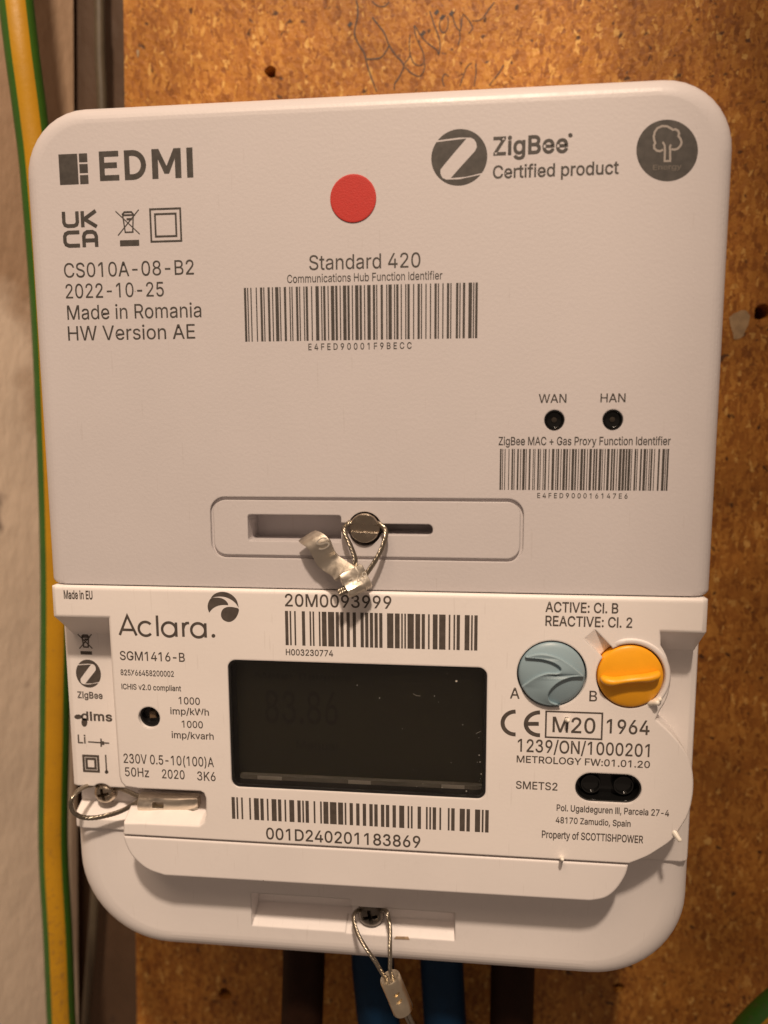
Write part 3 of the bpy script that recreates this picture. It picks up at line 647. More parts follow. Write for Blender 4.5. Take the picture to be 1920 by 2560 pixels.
# ================================================================== the setting: board, side wall, recess
BH = -60.0                                     # front of the chipboard
def lean(x, z): return x + 0.037 * (z - 97.0)  # the cupboard is a touch out of line with the meter
def slab(x0, x1, h0, h1, z0=-330, z1=230):
    mb = MB()
    mb.loft([[(lean(x0, z0), h0, z0), (lean(x1, z0), h0, z0), (lean(x1, z1), h0, z1), (lean(x0, z1), h0, z1)],
             [(lean(x0, z0), h1, z0), (lean(x1, z0), h1, z0), (lean(x1, z1), h1, z1), (lean(x0, z1), h1, z1)]])
    return mb
mb = slab(-71, 330, BH - 18, BH)
holes = []
for (px, py, rp) in ((677, 179, 13), (1906, 780, 20), (1546, 2470, 13), (562, 2484, 14), (1560, 1262, 6)):
    x, z = at(px, py, BH); r = rad(rp, BH, (px, py))
    c = MB(); rg = []
    for hh, k in ((BH - 9, 0.7), (BH - 1.2, 0.95), (BH + 1.0, 1.25)):
        rg.append([(x + r * k * (1 + 0.13 * math.sin(3 * a + px) + 0.07 * math.sin(5 * a)) * math.cos(a), hh, z + r * k * (1 + 0.1 * math.sin(2 * a + py)) * math.sin(a)) for a in [2 * math.pi * i / 18 for i in range(18)]])
    c.loft(rg); holes.append(c)
board = build(mb, 'chipboard_panel', M['board'], cut=holes, smooth=20)
tag(board, kind='structure')
bmod = slab(-71, 330, BH - 18, BH)
mb = MB()   # splayed side wall, plastered
def WX(z): return -97.2 + 0.056 * (z - 111.0)
def wp(u, z): return (WX(z) - 62.0 * u, -84.0 + 70.0 * u)
mb.loft([[(wp(0, z)[0], wp(0, z)[1], z), (wp(1.6, z)[0], wp(1.6, z)[1], z), (wp(1.6, z)[0] - 12, wp(1.6, z)[1] - 12, z), (wp(0, z)[0] - 12, wp(0, z)[1] - 12, z)] for z in (-330, 230)])
wall = build(mb, 'side_wall', M['wall'], smooth=0); tag(wall, kind='structure')
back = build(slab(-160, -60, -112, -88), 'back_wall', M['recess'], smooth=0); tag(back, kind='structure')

# pencil scrawl on the board
B0 = BH + 0.06
def zp(x, y): return (860 + x / 3.456, y / 3.456)
scr = [[(105, 0), (118, 60), (118, 140), (100, 220), (92, 300), (130, 390), (175, 460), (200, 560), (240, 680), (282, 790)],
       [(245, 150), (300, 220), (350, 290), (390, 390), (440, 470), (515, 560), (475, 670), (440, 720), (435, 780)],
       [(390, 390), (365, 440), (320, 495), (255, 510), (190, 510)],
       [(570, 300), (565, 390), (572, 470), (600, 540), (640, 565), (690, 545), (685, 460), (650, 380), (620, 310), (605, 220)],
       [(515, 560), (560, 500), (575, 460)], [(700, 550), (690, 610), (650, 660), (580, 630), (530, 580)],
       [(610, 220), (660, 300), (720, 370), (800, 430), (820, 470), (830, 390), (820, 320), (780, 220), (760, 150), (740, 95)],
       [(880, 130), (840, 160), (825, 220), (850, 280), (885, 265), (900, 200), (895, 140)],
       [(930, 100), (950, 180), (975, 240), (1005, 260), (1015, 190), (1030, 120)], [(1000, 260), (1000, 340), (985, 390)],
       [(1030, 120), (1075, 170), (1110, 240), (1075, 290)], [(1110, 180), (1170, 175), (1210, 140), (1260, 70), (1300, 20)],
       [(1100, 545), (1060, 580), (1030, 660), (1000, 745)], [(1140, 550), (1140, 640), (1125, 745)],
       [(1380, 560), (1340, 630), (1290, 690), (1255, 740)], [(905, 660), (870, 640), (850, 690), (865, 745)],
       [(240, 10), (290, 50), (350, 55), (390, 15)]]
pl = []
for i, s in enumerate(scr):
    pl.append((0.36 if i < 3 else 0.27, spline([zp(*p) for p in s], 4)))
for x, y in ((52, 210), (850, 150), (685, 285), (800, 105), (930, 115)):
    cx, cy = zp(x, y); pl.append((0.9, [(cx - 4, cy + 5), (cx + 4, cy - 5)]))
strokes(pl, B0, M['ink'], board, 'pencil_scrawl')
x, z = at(1848, 812, B0)
mb = MB(); mb.prism([(x + 2.2 * (1 + 0.3 * math.sin(3 * a)) * math.cos(a), z + 4.2 * (1 + 0.2 * math.sin(2 * a + 1)) * math.sin(a)) for a in [2 * math.pi * i / 14 for i in range(14)]], BH - 0.2, BH + 0.12)
build(mb, 'filler_smear', M['filler'], board)
for px, py, r, e in ((695, 190, 7, 0.4), (1905, 812, 14, 0.5), (345, 133, 3, 3.0), (1565, 1268, 5, 0.6)):
    x, z = at(px, py, B0); r = rad(r, B0, (px, py))
    mb = MB(); mb.prism([(x + r * (1 + 0.3 * math.sin(3 * a)) * math.cos(a), z + r * e * math.sin(a)) for a in [2 * math.pi * i / 12 for i in range(12)]], BH - 0.2, BH + 0.15)
    build(mb, 'torn_chip', M['filler'] if px == 345 else M['board'], board)

# ================================================================== communications hub
HF = 0.7                                       # front of hub
HP = HF + 0.03
hub = thing('communications_hub', 'pinkish white communications module with red dot sticker above the black display', 'smart module', (0, -45, -46))
def hub_out(d):
    db = min(d, 0.12)
    return rrect(-66.2 + d, -46.0 + db, 66.2 - d, 47.0 - d, (1.0, 1.0, max(2, 12.5 - d * 0.75), max(2, 12.5 - d * 0.75)), 10)
R0 = 3.6
prof = [(0.9, -45), (0.0, -44), (0.0, HF - R0)] + [(R0 * (1 - math.cos(t)), HF - R0 + R0 * math.sin(t)) for t in [math.pi / 2 * k / 8 for k in range(1, 9)]]
mb = MB(); mb.loft([[(x, h, z) for x, z in hub_out(d)] for d, h in prof])
# sealing panel: groove, keyhole slot and lamp holes are cut into the shell
gx0, gz0, gx1, gz1 = rbox([(524, 1243), (1311, 1246), (1306, 1405), (530, 1394)], HF)
ring = MB(); n_ = len(rrect(0, 0, 1, 1, 0.1, 8))
o_ = rrect(gx0, gz0, gx1, gz1, 3.0, 8); i_ = rrect(gx0 + 0.62, gz0 + 0.62, gx1 - 0.62, gz1 - 0.62, 2.5, 8)
ri = [[ring.vert((x, hh, z)) for x, z in pp] for pp, hh in ((o_, HF + 1), (i_, HF + 1), (i_, HF - 0.55), (o_, HF - 0.55))]
for a in range(4):
    b = (a + 1) % 4
    for k in range(n_):
        l = (k + 1) % n_
        ring.face((ri[a][k], ri[a][l], ri[b][l], ri[b][k]))
cuts = [ring]
SD = HF - 7.0
def cutter(poly, h0, h1=HF + 2):
    c = MB(); c.prism(ccw(poly), h0, h1); return c
sx0, sz0, sx1, sz1 = rbox([(618, 1287), (851, 1287), (855, 1353), (622, 1354)], HF)
cuts.append(cutter(rrect(sx0, sz0, sx1, sz1, 0.5, 3), SD))
scx, scz = at(912, 1320, HF)
nx0, nz0, nx1, nz1 = rbox([(840, 1306), (960, 1308), (960, 1351), (840, 1351)], HF)
cuts.append(cutter(rrect(nx0, scz - 0.9, scx, scz + 1.0, 0.2, 2), SD + 0.07))
cuts.append(cutter(circle(scx, scz - 0.15, 3.35, 40), SD + 0.13))
tx0, tz0, tx1, tz1 = rbox([(930, 1309), (1083, 1311), (1081, 1338), (930, 1337)], HF)
cuts.append(cutter(rrect(scx, tz0, tx1, tz1, 0.9, 5), SD + 0.21))
leds = []
for (cx, cy) in ((1386, 1050), (1532, 1049)):
    x, z = at(cx, cy, HF); leds.append((x, z)); cuts.append(cutter(circle(x, z, 1.86, 32), HF - 4))
build(mb, 'shell', M['hub'], hub, cut=cuts, smooth=32, flat_area=3e-5)
for x, z in leds:
    mb = MB(); mb.loft([[(a, h, b) for a, b in circle(x, z, r, 32)] for r, h in ((1.80, HF - 3), (1.80, HF + 0.12), (1.62, HF + 0.28), (1.45, HF + 0.1), (1.35, HF - 0.5), (0.6, HF - 0.65))])
    o = build(mb, 'indicator_lamp', M['black'], hub, smooth=40)
    mb = MB(); mb.loft([[(a, h, b) for a, b in circle(x, z, r, 20)] for r, h in ((0.5, HF - 0.9), (0.5, HF - 0.5), (0.3, HF - 0.42))])
    build(mb, 'lens', M['smoke'], o, smooth=40)
# slot-head screw
def screw_slot(cx, cz, r, h0, h1, ang, parent, mat, name='screw'):
    mb = MB(); mb.loft([[(a, h, b) for a, b in circle(cx, cz, rr, 40)] for rr, h in ((r * 0.98, h0), (r, h1 - 0.45), (r * 0.985, h1 - 0.2), (r * 0.93, h1), )])
    ca, sa = math.cos(ang), math.sin(ang)
    c = MB(); c.prism([(cx + u * ca - w * sa, cz + u * sa + w * ca) for u, w in ((-5, -0.78), (5, -0.78), (5, 0.78), (-5, 0.78))], h1 - 0.85, h1 + 2)
    return build(mb, name, mat, parent, cut=[c], smooth=35)
screw_slot(scx, scz + 0.05, 2.92, SD, HF + 0.9, -0.05, hub, M['nickel'])
# red dot
x, z = at(883, 496.5, HF)
mb = MB(); mb.loft([[(a, h, b) for a, b in circle(x, z, r, 56)] for r, h in ((4.27, HF - 0.02), (4.3, HF + 0.10), (4.22, HF + 0.17), (4.0, HF + 0.19))])
tag(build(mb, 'round_sticker', M['red'], hub, smooth=35), 'red paper dot sticker')

PR = M['print']
T = lambda s, a, b, cap, w=0, sp=0, mat=None: text(s, a, b, cap, HP, mat or PR, hub, w + 0.8, sp)
# maker's mark: one big and three small blocks, then the name
def quad_px(x0, y0, x1, y1, sk=0): return [(x0, y0), (x1, y0 + sk), (x1 + 3.5, y1 + sk), (x0 + 4, y1)]
def boxes(lst, h, mat, parent):
    vs_ = []; fs = []
    for x0, z0, x1, z1 in lst:
        k = len(vs_); vs_ += [(x0, z0), (x1, z0), (x1, z1), (x0, z1)]; fs.append((k, k + 1, k + 2, k + 3))
    return flat_obj('printed_mark', vs_, fs, h, mat, parent)
bx0, bz0, bx1, bz1 = rbox([(146, 387), (218, 382), (221, 459), (150, 463)], HP)
bw = bx1 - bx0; bh = bz1 - bz0
boxes([(bx0, bz0, bx0 + bw * 0.655, bz1), (bx0 + bw * 0.71, bz1 - bh * 0.285, bx1, bz1), (bx0 + bw * 0.71, bz0 + bh * 0.36, bx1, bz1 - bh * 0.345), (bx0 + bw * 0.71, bz0, bx1, bz0 + bh * 0.295)], HP, PR, hub)
def edmi():
    x0, z0, x1, z1 = rbox([(247, 381), (481, 366), (483, 440), (250, 456)], HP)
    W = x1 - x0; Hh = z1 - z0; w = 0.19 * Hh
    def P(u, v): return (x0 + W * u, z0 + Hh * v)
    k = w / 2 / Hh; kw = w / 2 / W
    L = [(w, [P(0.21, 1 - k), P(kw, 1 - k), P(kw, k), P(0.21, k)]), (w, [P(kw * 2, 0.52), P(0.19, 0.52)])]
    d = [P(0.27 + kw, 1 - k), P(0.36, 1 - k)] + [(x0 + W * 0.36 + 0.115 * W * math.cos(a), z0 + Hh * 0.5 + Hh * (0.5 - k) * math.sin(a)) for a in [math.pi / 2 - math.pi * i / 14 for i in range(1, 14)]] + [P(0.36, k), P(0.27 + kw, k), P(0.27 + kw, 1 - k)]
    L.append((w, d))
    strokes(L, HP, PR, hub, px=False)
    m = [(0.565, 0), (0.565, 1), (0.64, 1), (0.72, 0.42), (0.80, 1), (0.875, 1), (0.875, 0), (0.81, 0), (0.81, 0.66), (0.745, 0.16), (0.695, 0.16), (0.63, 0.66), (0.63, 0)]
    for c in (m, [(0.935, 0), (0.935, 1), (1, 1), (1, 0)]):
        vs_, fs = filled([[P(*q) for q in c]]); flat_obj('printed_mark', vs_, fs, HP, PR, hub)
edmi()
def ukca():
    ux0, uz0, ux1, uz1 = rbox([(153, 529), (242, 527), (246, 616), (158, 620)], HP)
    W = ux1 - ux0; Hh = uz1 - uz0
    def P(u, v): return (ux0 + W * u, uz0 + Hh * v)
    w = 0.098 * W
    L = []
    # U
    L.append((w, [P(0.06, 1.0), P(0.06, 0.70), P(0.09, 0.63), P(0.16, 0.60), P(0.34, 0.60), P(0.41, 0.63), P(0.44, 0.70), P(0.44, 1.0)]))
    L.append((w, [P(0.59, 1.0), P(0.59, 0.555)])); L.append((w, [P(0.97, 1.0), P(0.64, 0.78), P(0.98, 0.56)]))
    L.append((w, [P(0.48, 0.42), P(0.17, 0.42), P(0.09, 0.38), P(0.06, 0.31), P(0.06, 0.16), P(0.09, 0.09), P(0.17, 0.05), P(0.48, 0.05)]))
    L.append((w, [P(0.60, 0.0), P(0.60, 0.30), P(0.63, 0.38), P(0.70, 0.42), P(0.85, 0.42), P(0.92, 0.38), P(0.95, 0.30), P(0.95, 0.0)]))
    L.append((w, [P(0.60, 0.185), P(0.95, 0.185)]))
    strokes(L, HP, PR, hub, px=False)
ukca()
def bin_mark(x0, y0, x1, y1, by0, by1, h, mat, parent, w):
    X0, Z0, X1, Z1 = rbox([(x0, y0), (x1, y0), (x1, y1), (x0, y1)], h)
    W = X1 - X0; Hh = Z1 - Z0
    def P(u, v): return (X0 + W * u, Z0 + Hh * v)
    L = [(w, [P(0, 0.97), P(1.0, 0.03)]), (w, [P(1.0, 1.0), P(0.06, 0.0)]),
         (w * 1.3, [P(0.30, 0.82), P(0.38, 0.12), P(0.70, 0.12), P(0.76, 0.82)]), (w * 1.6, [P(0.28, 0.82), P(0.38, 0.92), P(0.68, 0.92), P(0.78, 0.80), P(0.28, 0.80)]),
         (w * 1.8, [P(0.46, 0.64), P(0.70, 0.64)]), (w * 2.0, [P(0.68, 0.15), P(0.74, 0.15)])]
    strokes(L, h, mat, parent, px=False)
    a = rbox([(x0 + (x1 - x0) * 0.17, by0), (x1, by0), (x1, by1), (x0 + (x1 - x0) * 0.17, by1)], h)
    boxes([a], h, mat, parent)
bin_mark(290, 525, 348, 588, 600, 615, HP, PR, hub, 0.20)
def sq_mark(c, k, h, mat, parent, w):
    X0, Z0, X1, Z1 = rbox(c, h); i = (X1 - X0) * k
    q = lambda d: [(X0 + d, Z0 + d), (X1 - d, Z0 + d), (X1 - d, Z1 - d), (X0 + d, Z1 - d), (X0 + d, Z0 + d)]
    strokes([(w, q(w / 2)), (w, q(i))], h, mat, parent, px=False)
sq_mark([(372, 522), (452, 517), (456, 603), (377, 608)], 0.175, HP, PR, hub, 0.36)
T('CS010A-08-B2', (161, 697), (485, 683), 36.5, 0)
T('2022-10-25', (165, 747.6), (410, 739), 36, 0)
T('Made in Romania', (169, 801), (503.5, 791), 36, 0)
T('HW Version AE', (171, 853.5), (488, 844), 36, 0)
T('Standard 420', (773, 676), (1051, 667), 37, 0)
T('Communications Hub Function Identifier', (718, 708.6), (1106, 697), 20.5, 1)
barcode([104] + codeB('E4FED90001F9BECC'), [(608.4, 722), (1194.5, 703.7), (1193.3, 843), (614.5, 856)], HP, PR, hub)
T('E4FED90001F9BECC', (771, 876.7), (1029, 870.5), 16.5, 4, 110)
T('WAN', (1346.6, 1008), (1416, 1006), 22, 2); T('HAN', (1501, 1006), (1563.6, 1005), 22, 2)
T('ZigBee MAC + Gas Proxy Function Identifier', (1246.5, 1114), (1676.4, 1111.6), 21, 3)
barcode([104] + codeB('E4FED900016147E6'), [(1249.4, 1123.7), (1672.4, 1120.8), (1669, 1225), (1249.4, 1226)], HP, PR, hub)
T('E4FED900016147E6', (1343, 1246.3), (1568.8, 1245), 12.7, 4, 110)
T('ZigBee', (1233, 389), (1420, 382), 47.5, 10, 8); shape([ring_px(1426, 338, 5.5, n=16)], HP, PR, hub)
T('Certified product', (1232, 445.6), (1547, 436), 33, 5)
def z_mark(cx, cy, r, ry, h, mat, parent):
    """disc split by a Z: two caps, two side pieces"""
    c = at(cx, cy, h); R = rad(r, h, (cx, cy)); b = at(cx, cy - ry, h); RZ = b[1] - c[1]
    def arc(a0, a1, n=18): return [(c[0] + R * math.cos(math.radians(a0 + (a1 - a0) * k / n)), c[1] + RZ * math.sin(math.radians(a0 + (a1 - a0) * k / n))) for k in range(n + 1)]
    def P(u, v): return (c[0] + R * u, c[1] + RZ * v)
    top = arc(144, 0) + arc(0, -33, 8) + [P(0.70, -0.62), P(0.30, -0.66), P(-0.30, -0.71), P(-0.28, -0.66), P(0.02, -0.32), P(0.56, 0.24), P(0.61, 0.32), P(0.60, 0.46), P(0.53, 0.61), P(0.42, 0.67), P(0.10, 0.71), P(-0.40, 0.655)]
    # lower half by point symmetry: kept apart by the white Z
    def lens(a0, a1, pts): return arc(a0, a1) + pts
    right_side = arc(22, -34, 14) + [P(0.30, -0.665), P(-0.30, -0.715), P(0.05, -0.32), P(0.57, 0.22), P(0.62, 0.36), P(0.60, 0.50), P(0.52, 0.63), P(0.40, 0.685), P(0.0, 0.695), P(-0.70, 0.64)]
    upper = arc(140, 22, 22) + right_side
    up = right_side[:15] + right_side[15:]
    piece1 = arc(140, -35, 34) + [P(0.25, -0.69), P(-0.29, -0.715), P(0.05, -0.34), P(0.56, 0.20), P(0.625, 0.34), P(0.60, 0.50), P(0.52, 0.63), P(0.40, 0.69), P(0.0, 0.71)]
    piece2 = arc(320, 145, 34) + [P(-0.25, 0.62), P(0.25, 0.655), P(-0.10, 0.27), P(-0.56, -0.26), P(-0.67, -0.40), P(-0.67, -0.55), P(-0.60, -0.70), P(-0.46, -0.77), P(0.0, -0.775)]
    for pc in (piece1, piece2):
        vs_, fs = filled([pc]); flat_obj('printed_mark', vs_, fs, h, mat, parent)
z_mark(1148, 393.5, 70, 71, HP, PR, hub)
# round mark with a tree drawn in outline
shape([ring_px(1668, 376, 77)], HP, PR, hub)
def ez(x, y): return (1560 + x / 7.54, 270 + y / 7.54)
tree = [(740, 785), (680, 815), (620, 805), (570, 760), (565, 700), (590, 660), (570, 610), (560, 540), (580, 450), (630, 380), (720, 340), (810, 345), (870, 375), (920, 410), (970, 400), (1020, 430), (1040, 480), (1025, 530), (1065, 580), (1085, 650), (1065, 710), (1010, 770), (950, 785), (890, 775)]
strokes([(0.36, [ez(*p) for p in tree]), (0.34, [ez(730, 640), ez(765, 700), ez(772, 800), ez(765, 1000), ez(870, 1000), ez(868, 800), ez(862, 740), ez(885, 690)])], HP + 0.02, M['print_light'], hub)
text('Energy', ez(545, 1160), ez(1085, 1160), 13, HP + 0.02, M['print_faint'], hub, 6)

# ================================================================== meter
FH = 1.4                                       # label face of the meter
LH = -6.5                                      # ledges either side of it
FP = FH + 0.03
meter = thing('electricity_meter', 'white electricity meter with black display, blue button and orange dial', 'electricity meter', (0, -60, -131))
# housing behind
mb = MB()
bod = lambda d: rrect(-67.9 + d, -104.0, 66.7 - d, -47.0, (0.3, 0.3, 1.5, 1.5), 5)
mb.loft([[(x, h, z) for x, z in bod(d)] for d, h in ((0, -60), (0, LH - 1.6), (0.5, LH - 0.45), (1.6, LH))])
def zpx(px, py, h): return at(px, py, h)[1]
rz0, rz1 = zpx(250, 2051, LH), zpx(250, 1966, LH)
RF = LH - 4.2
c1 = MB()
c1.loft([[( -75, RF, rz0 + 2.4), (-34, RF, rz0 + 2.4), (-34, RF, rz1), (-75, RF, rz1)], [(-75, LH + 3, rz0 - 1.4), (-34, LH + 3, rz0 - 1.4), (-34, LH + 3, rz1), (-75, LH + 3, rz1)]])
wx, wz = at(254, 1990.5, LH)
c2 = cutter(circle(wx + 0.2, wz + 0.3, 2.75, 36), RF + 0.1, LH + 3)
build(mb, 'housing', M['meter'], meter, cut=[c1, c2], smooth=32, flat_area=3e-5)

# front: shoulder bar and label plate
mb = MB()
sh = [(-45, -46.15), (FH - 0.8, -46.12), (FH - 0.32, -46.25), (FH - 0.08, -46.5), (FH, -46.9), (FH, -52.3), (FH - 0.2, -52.75), (LH, -58.6), (-45, -58.6)]
rings = []
for x, d in ((-65.3, 1.0), (-64.9, 0.4), (-64.2, 0.0), (64.2, 0.0), (64.9, 0.4), (65.3, 1.0)):
    rings.append([(x, min(h, FH - d) if h > -6 else h, z - (0.3 * d if z > -47 else -0.0)) for h, z in sh])
mb.loft(rings)
shoulder = mb

def plate_outline():
    lft = [(272, 1530), (285, 1740), (299, 1940), (303, 1956), (313, 1967), (345, 1972), (500, 1979), (509, 1984), (514, 1996), (515, 2040), (510, 2056), (497, 2065), (350, 2058), (309, 2058), (308, 2087.5)]
    rgt = spline([(1573, 2160), (1616, 2143), (1648, 2124), (1680, 2101), (1703, 2069), (1722, 2035), (1733, 1985), (1733, 1938), (1723, 1897), (1702, 1862), (1675, 1831), (1641, 1799)], 4)
    rg2 = spline([(1650, 1778), (1668, 1745), (1677, 1700), (1669, 1648), (1652, 1614)], 4)
    pts = [at(*p, FH) for p in lft] + [at(p[0], p[1], FH) for p in rgt] + [at(p[0], p[1], FH) for p in rg2] + [at(1652, 1580, FH), at(1651, 1545, FH)]
    pts = [(x, min(z, -50.5)) for x, z in pts]
    pts[0] = (pts[0][0], -50.5); pts[-1] = (pts[-1][0], -50.5)
    return pts
po = plate_outline()
seam_z = (po[14][1] + at(1573, 2160, FH)[1]) / 2
po[14] = (po[14][0], seam_z)
NL = 15
foot = []
for i, (p, q) in enumerate(zip(po, inset(po, -0.35) if area2(po) > 0 else inset(list(reversed(po)), -0.35)[::-1])):
    if i <= 2: foot.append((p[0] - 4.4, p[1]))
    elif i <= 5: foot.append((p[0] - 3.6 + (i - 3) * 1.2, p[1] - 0.5))
    elif i in (10, 11, 12): foot.append((p[0] + (0.2 if i < 12 else 0), p[1] + 2.6))
    elif i == 13: foot.append((p[0] - 0.9, p[1] + 2.2))
    elif i == 14: foot.append((p[0] - 0.9, p[1]))
    else: foot.append(q)
mid = [(a[0] + (b[0] - a[0]) * 0.05, a[1] + (b[1] - a[1]) * 0.05) for a, b in zip(po, foot)]
mb = MB(); mb.loft([[(x, LH - 3.0, z) for x, z in foot], [(x, LH - 0.6, z) for x, z in foot], [(x, FH - 0.3, z) for x, z in mid], [(x, FH, z) for x, z in (inset(po, 0.22) if area2(po) > 0 else inset(list(reversed(po)), 0.22)[::-1])]])
cuts = []
dx0, dz0, dx1, dz1 = rbox([(569.5, 1651), (1217, 1667), (1215, 1998), (579, 1968)], FH)
cuts.append(cutter(rrect(dx0, dz0, dx1, dz1, 1.7, 7), LH + 0.4))
lx, lz = at(373, 1794, FH)
cuts.append(cutter(circle(lx, lz, 2.32, 36), LH + 1.0))
ox0, oz0, ox1, oz1 = rbox([(1438, 1934), (1604, 1934), (1604, 2007), (1438, 2007)], FH)
cuts.append(cutter(rrect(ox0, oz0, ox1, oz1, (oz1 - oz0) / 2 - 0.01, 14), LH + 1.0))
ax, az = at(1379.5, 1685, FH); bx, bz = at(1575.6, 1690.5, FH)
AR = rad(83.5, FH, (1379, 1685)); BR = rad(82, FH, (1575, 1690))
cuts.append(cutter(circle(ax, az, AR + 0.32, 64), LH + 1.2))
cuts.append(cutter(circle(bx, bz, BR + 0.30, 64), LH + 1.3))
# the groove that runs up to the left of the dial, its floor rising to the face
ga = math.radians(134); gd = (math.cos(ga), math.sin(ga)); gn = (-gd[1], gd[0])
def gp(u, w, h): return (bx + gd[0] * u + gn[0] * w, h, bz + gd[1] * u + gn[1] * w)
c = MB(); ue = BR + 5.2
c.loft([[gp(2, -1.35, FH - 3.2), gp(ue, -1.35, FH - 0.02), gp(ue, -1.35, FH + 2), gp(2, -1.35, FH + 2)], [gp(2, 1.35, FH - 3.2), gp(ue, 1.35, FH - 0.02), gp(ue, 1.35, FH + 2), gp(2, 1.35, FH + 2)]])
cuts.append(c)
plate = build(mb, 'front_plate', M['meter'], meter, cut=cuts, smooth=32, flat_area=1.2e-5, join=[shoulder])
# shallow collar round the dial
mb = MB()
a0, a1 = math.radians(-62), math.radians(118)
rg = []
for k in range(41):
    a = a0 + (a1 - a0) * k / 40
    e = min(1, min(k, 40 - k) / 4)
    rg.append([(bx + r * math.cos(a), h, bz + r * math.sin(a)) for r, h in ((BR + 0.38, FH - 1), (BR + 0.38, FH + 0.25 * e - 0.05), (BR + 0.7, FH + 0.42 * e - 0.05), (BR + 1.15, FH + 0.38 * e - 0.05), (BR + 1.45, FH - 0.1), (BR + 1.45, FH - 1))])
mb.loft(rg)
build(mb, 'dial_collar', M['cover'], meter, smooth=45)

# display
disp = MB(); disp.box(dx0 + 0.02, dx1 - 0.02, LH + 0.45, FH - 4.2, dz0 + 0.02, dz1 - 0.02)
lin = MB(); rg = [[lin.vert((x, hh, z)) for x, z in pp] for pp, hh in ((rrect(dx0 + 0.03, dz0 + 0.03, dx1 - 0.03, dz1 - 0.03, 1.65, 7), FH - 0.25), (rrect(dx0 + 0.45, dz0 + 0.45, dx1 - 0.45, dz1 - 0.45, 1.3, 7), FH - 0.25), (rrect(dx0 + 0.45, dz0 + 0.45, dx1 - 0.45, dz1 - 0.45, 1.3, 7), FH - 4.3), (rrect(dx0 + 0.03, dz0 + 0.03, dx1 - 0.03, dz1 - 0.03, 1.65, 7), FH - 4.3))]
for a in range(4):
    b = (a + 1) % 4
    for k in range(len(rg[0])):
        l = (k + 1) % len(rg[0]); lin.face((rg[a][k], rg[a][l], rg[b][l], rg[b][k]))
screen = build(disp, 'display', M['lcd'], meter, smooth=0)
build(lin, 'bezel', M['black_matt'], screen, smooth=30)
mb = MB(); mb.box(dx0 + 1.0, dx1 - 0.6, FH - 4.2, FH - 3.1, dz0 + 0.46, dz0 + 1.35)
build(mb, 'light_guide', M['guide'], screen, smooth=0)
for u0, u1 in ((0.09, 0.19), (0.46, 0.55), (0.83, 0.92)):
    mb = MB(); mb.box(dx0 + (dx1 - dx0) * u0, dx0 + (dx1 - dx0) * u1, FH - 4.0, FH - 3.0, dz0 + 0.5, dz0 + 1.25)
    build(mb, 'clip', M['guide_clip'], screen, smooth=0)
mb = MB(); mb.prism(rrect(dx0 + 0.06, dz0 + 0.06, dx1 - 0.06, dz1 - 0.06, 1.62, 7), FH - 1.1, FH - 0.32)
build(mb, 'window_pane', M['glass'], screen, smooth=0)
LP = FH - 4.16
text('Meter Balance', (640, 1697), (880, 1700), 16, LP, M['lcd_ink'], screen, 4)
text('83.86', (664, 1806), (846, 1812), 82, LP, M['lcd_ink'], screen, 4)
text('Manual', (742, 1872), (845, 1875), 22, LP, M['lcd_ink'], screen, 4)
# dust and lint on the window
ds = MB(); random.seed(5)
for px, py, r_ in [(1141, 1703, 2.6), (949, 1745, 1.3), (893, 1713, 1.1), (1086, 1740, 1.0), (1157, 1812, 1.0), (1198, 1888, 1.4), (1200, 1905, 1.2), (1203, 1935, 1.4), (1166, 1978, 1.6), (1105, 1969, 1.2)] + [(random.uniform(1000, 1205), random.uniform(1680, 1985), random.uniform(0.35, 0.7)) for _ in range(14)]:
    x, z = at(px, py, FH - 0.3); r_ *= 0.08
    ds.prism([(x + r_ * math.cos(a) * 1.2, z + r_ * math.sin(a)) for a in (0.3, 1.5, 2.6, 3.7, 5.1)], FH - 0.33, FH - 0.27)
for pts in ([(1033, 1734), (1040, 1739), (1051, 1740)], [(1190, 1834), (1202, 1828)]):
    P_ = [at3(px, py, FH - 0.28) for px, py in pts]; ds.tube(P_, 0.025, 5)
dso = build(ds, 'window_dust', simple('pale_dust', (0.62, 0.56, 0.48), 0.8), screen, smooth=0); tag(dso, kind='stuff')
# pulse lamp
mb = MB(); mb.loft([[(a, h, b) for a, b in circle(lx, lz, r, 32)] for r, h in ((2.3, LH + 1.1), (2.3, FH - 0.8), (2.0, FH - 0.9), (1.9, FH - 2.2), (0.4, FH - 2.4))])
o = build(mb, 'pulse_lamp', M['black_matt'], meter, smooth=35)
mb = MB(); mb.loft([[(lx + 0.1 + s_ * u, h, lz + s_ * w) for u, w in ((-0.75, -0.9), (0.75, -0.75), (0.7, 0.95), (-0.8, 0.8))] for s_, h in ((1, FH - 2.6), (1, FH - 1.7), (0.8, FH - 1.5))])
build(mb, 'lens', simple('amber_lens', (0.13, 0.085, 0.05), 0.2), o, smooth=20)
# optical port
oc = (oz0 + oz1) / 2; orr = (oz1 - oz0) / 2
mb = MB(); mb.loft([[(a, h, b) for a, b in rrect(ox0 + d, oz0 + d, ox1 - d, oz1 - d, orr - d - 0.01, 14)] for d, h in ((0.04, LH + 1.1), (0.04, FH - 0.35), (0.35, FH - 0.25), (0.6, FH - 1.2), (0.8, FH - 2.6))])
port = build(mb, 'optical_port', M['black'], meter, smooth=35)
for cx in (ox0 + orr + 0.15, ox1 - orr - 0.15):
    mb = MB(); mb.loft([[(a, h, b) for a, b in circle(cx, oc + 0.1, r, 32)] for r, h in ((2.05, FH - 2.7), (2.05, FH - 1.5), (1.9, FH - 1.15), (1.7, FH - 1.2), (1.6, FH - 1.9), (0.5, FH - 2.0))])
    o = build(mb, 'optical_window', M['black'], port, smooth=35)

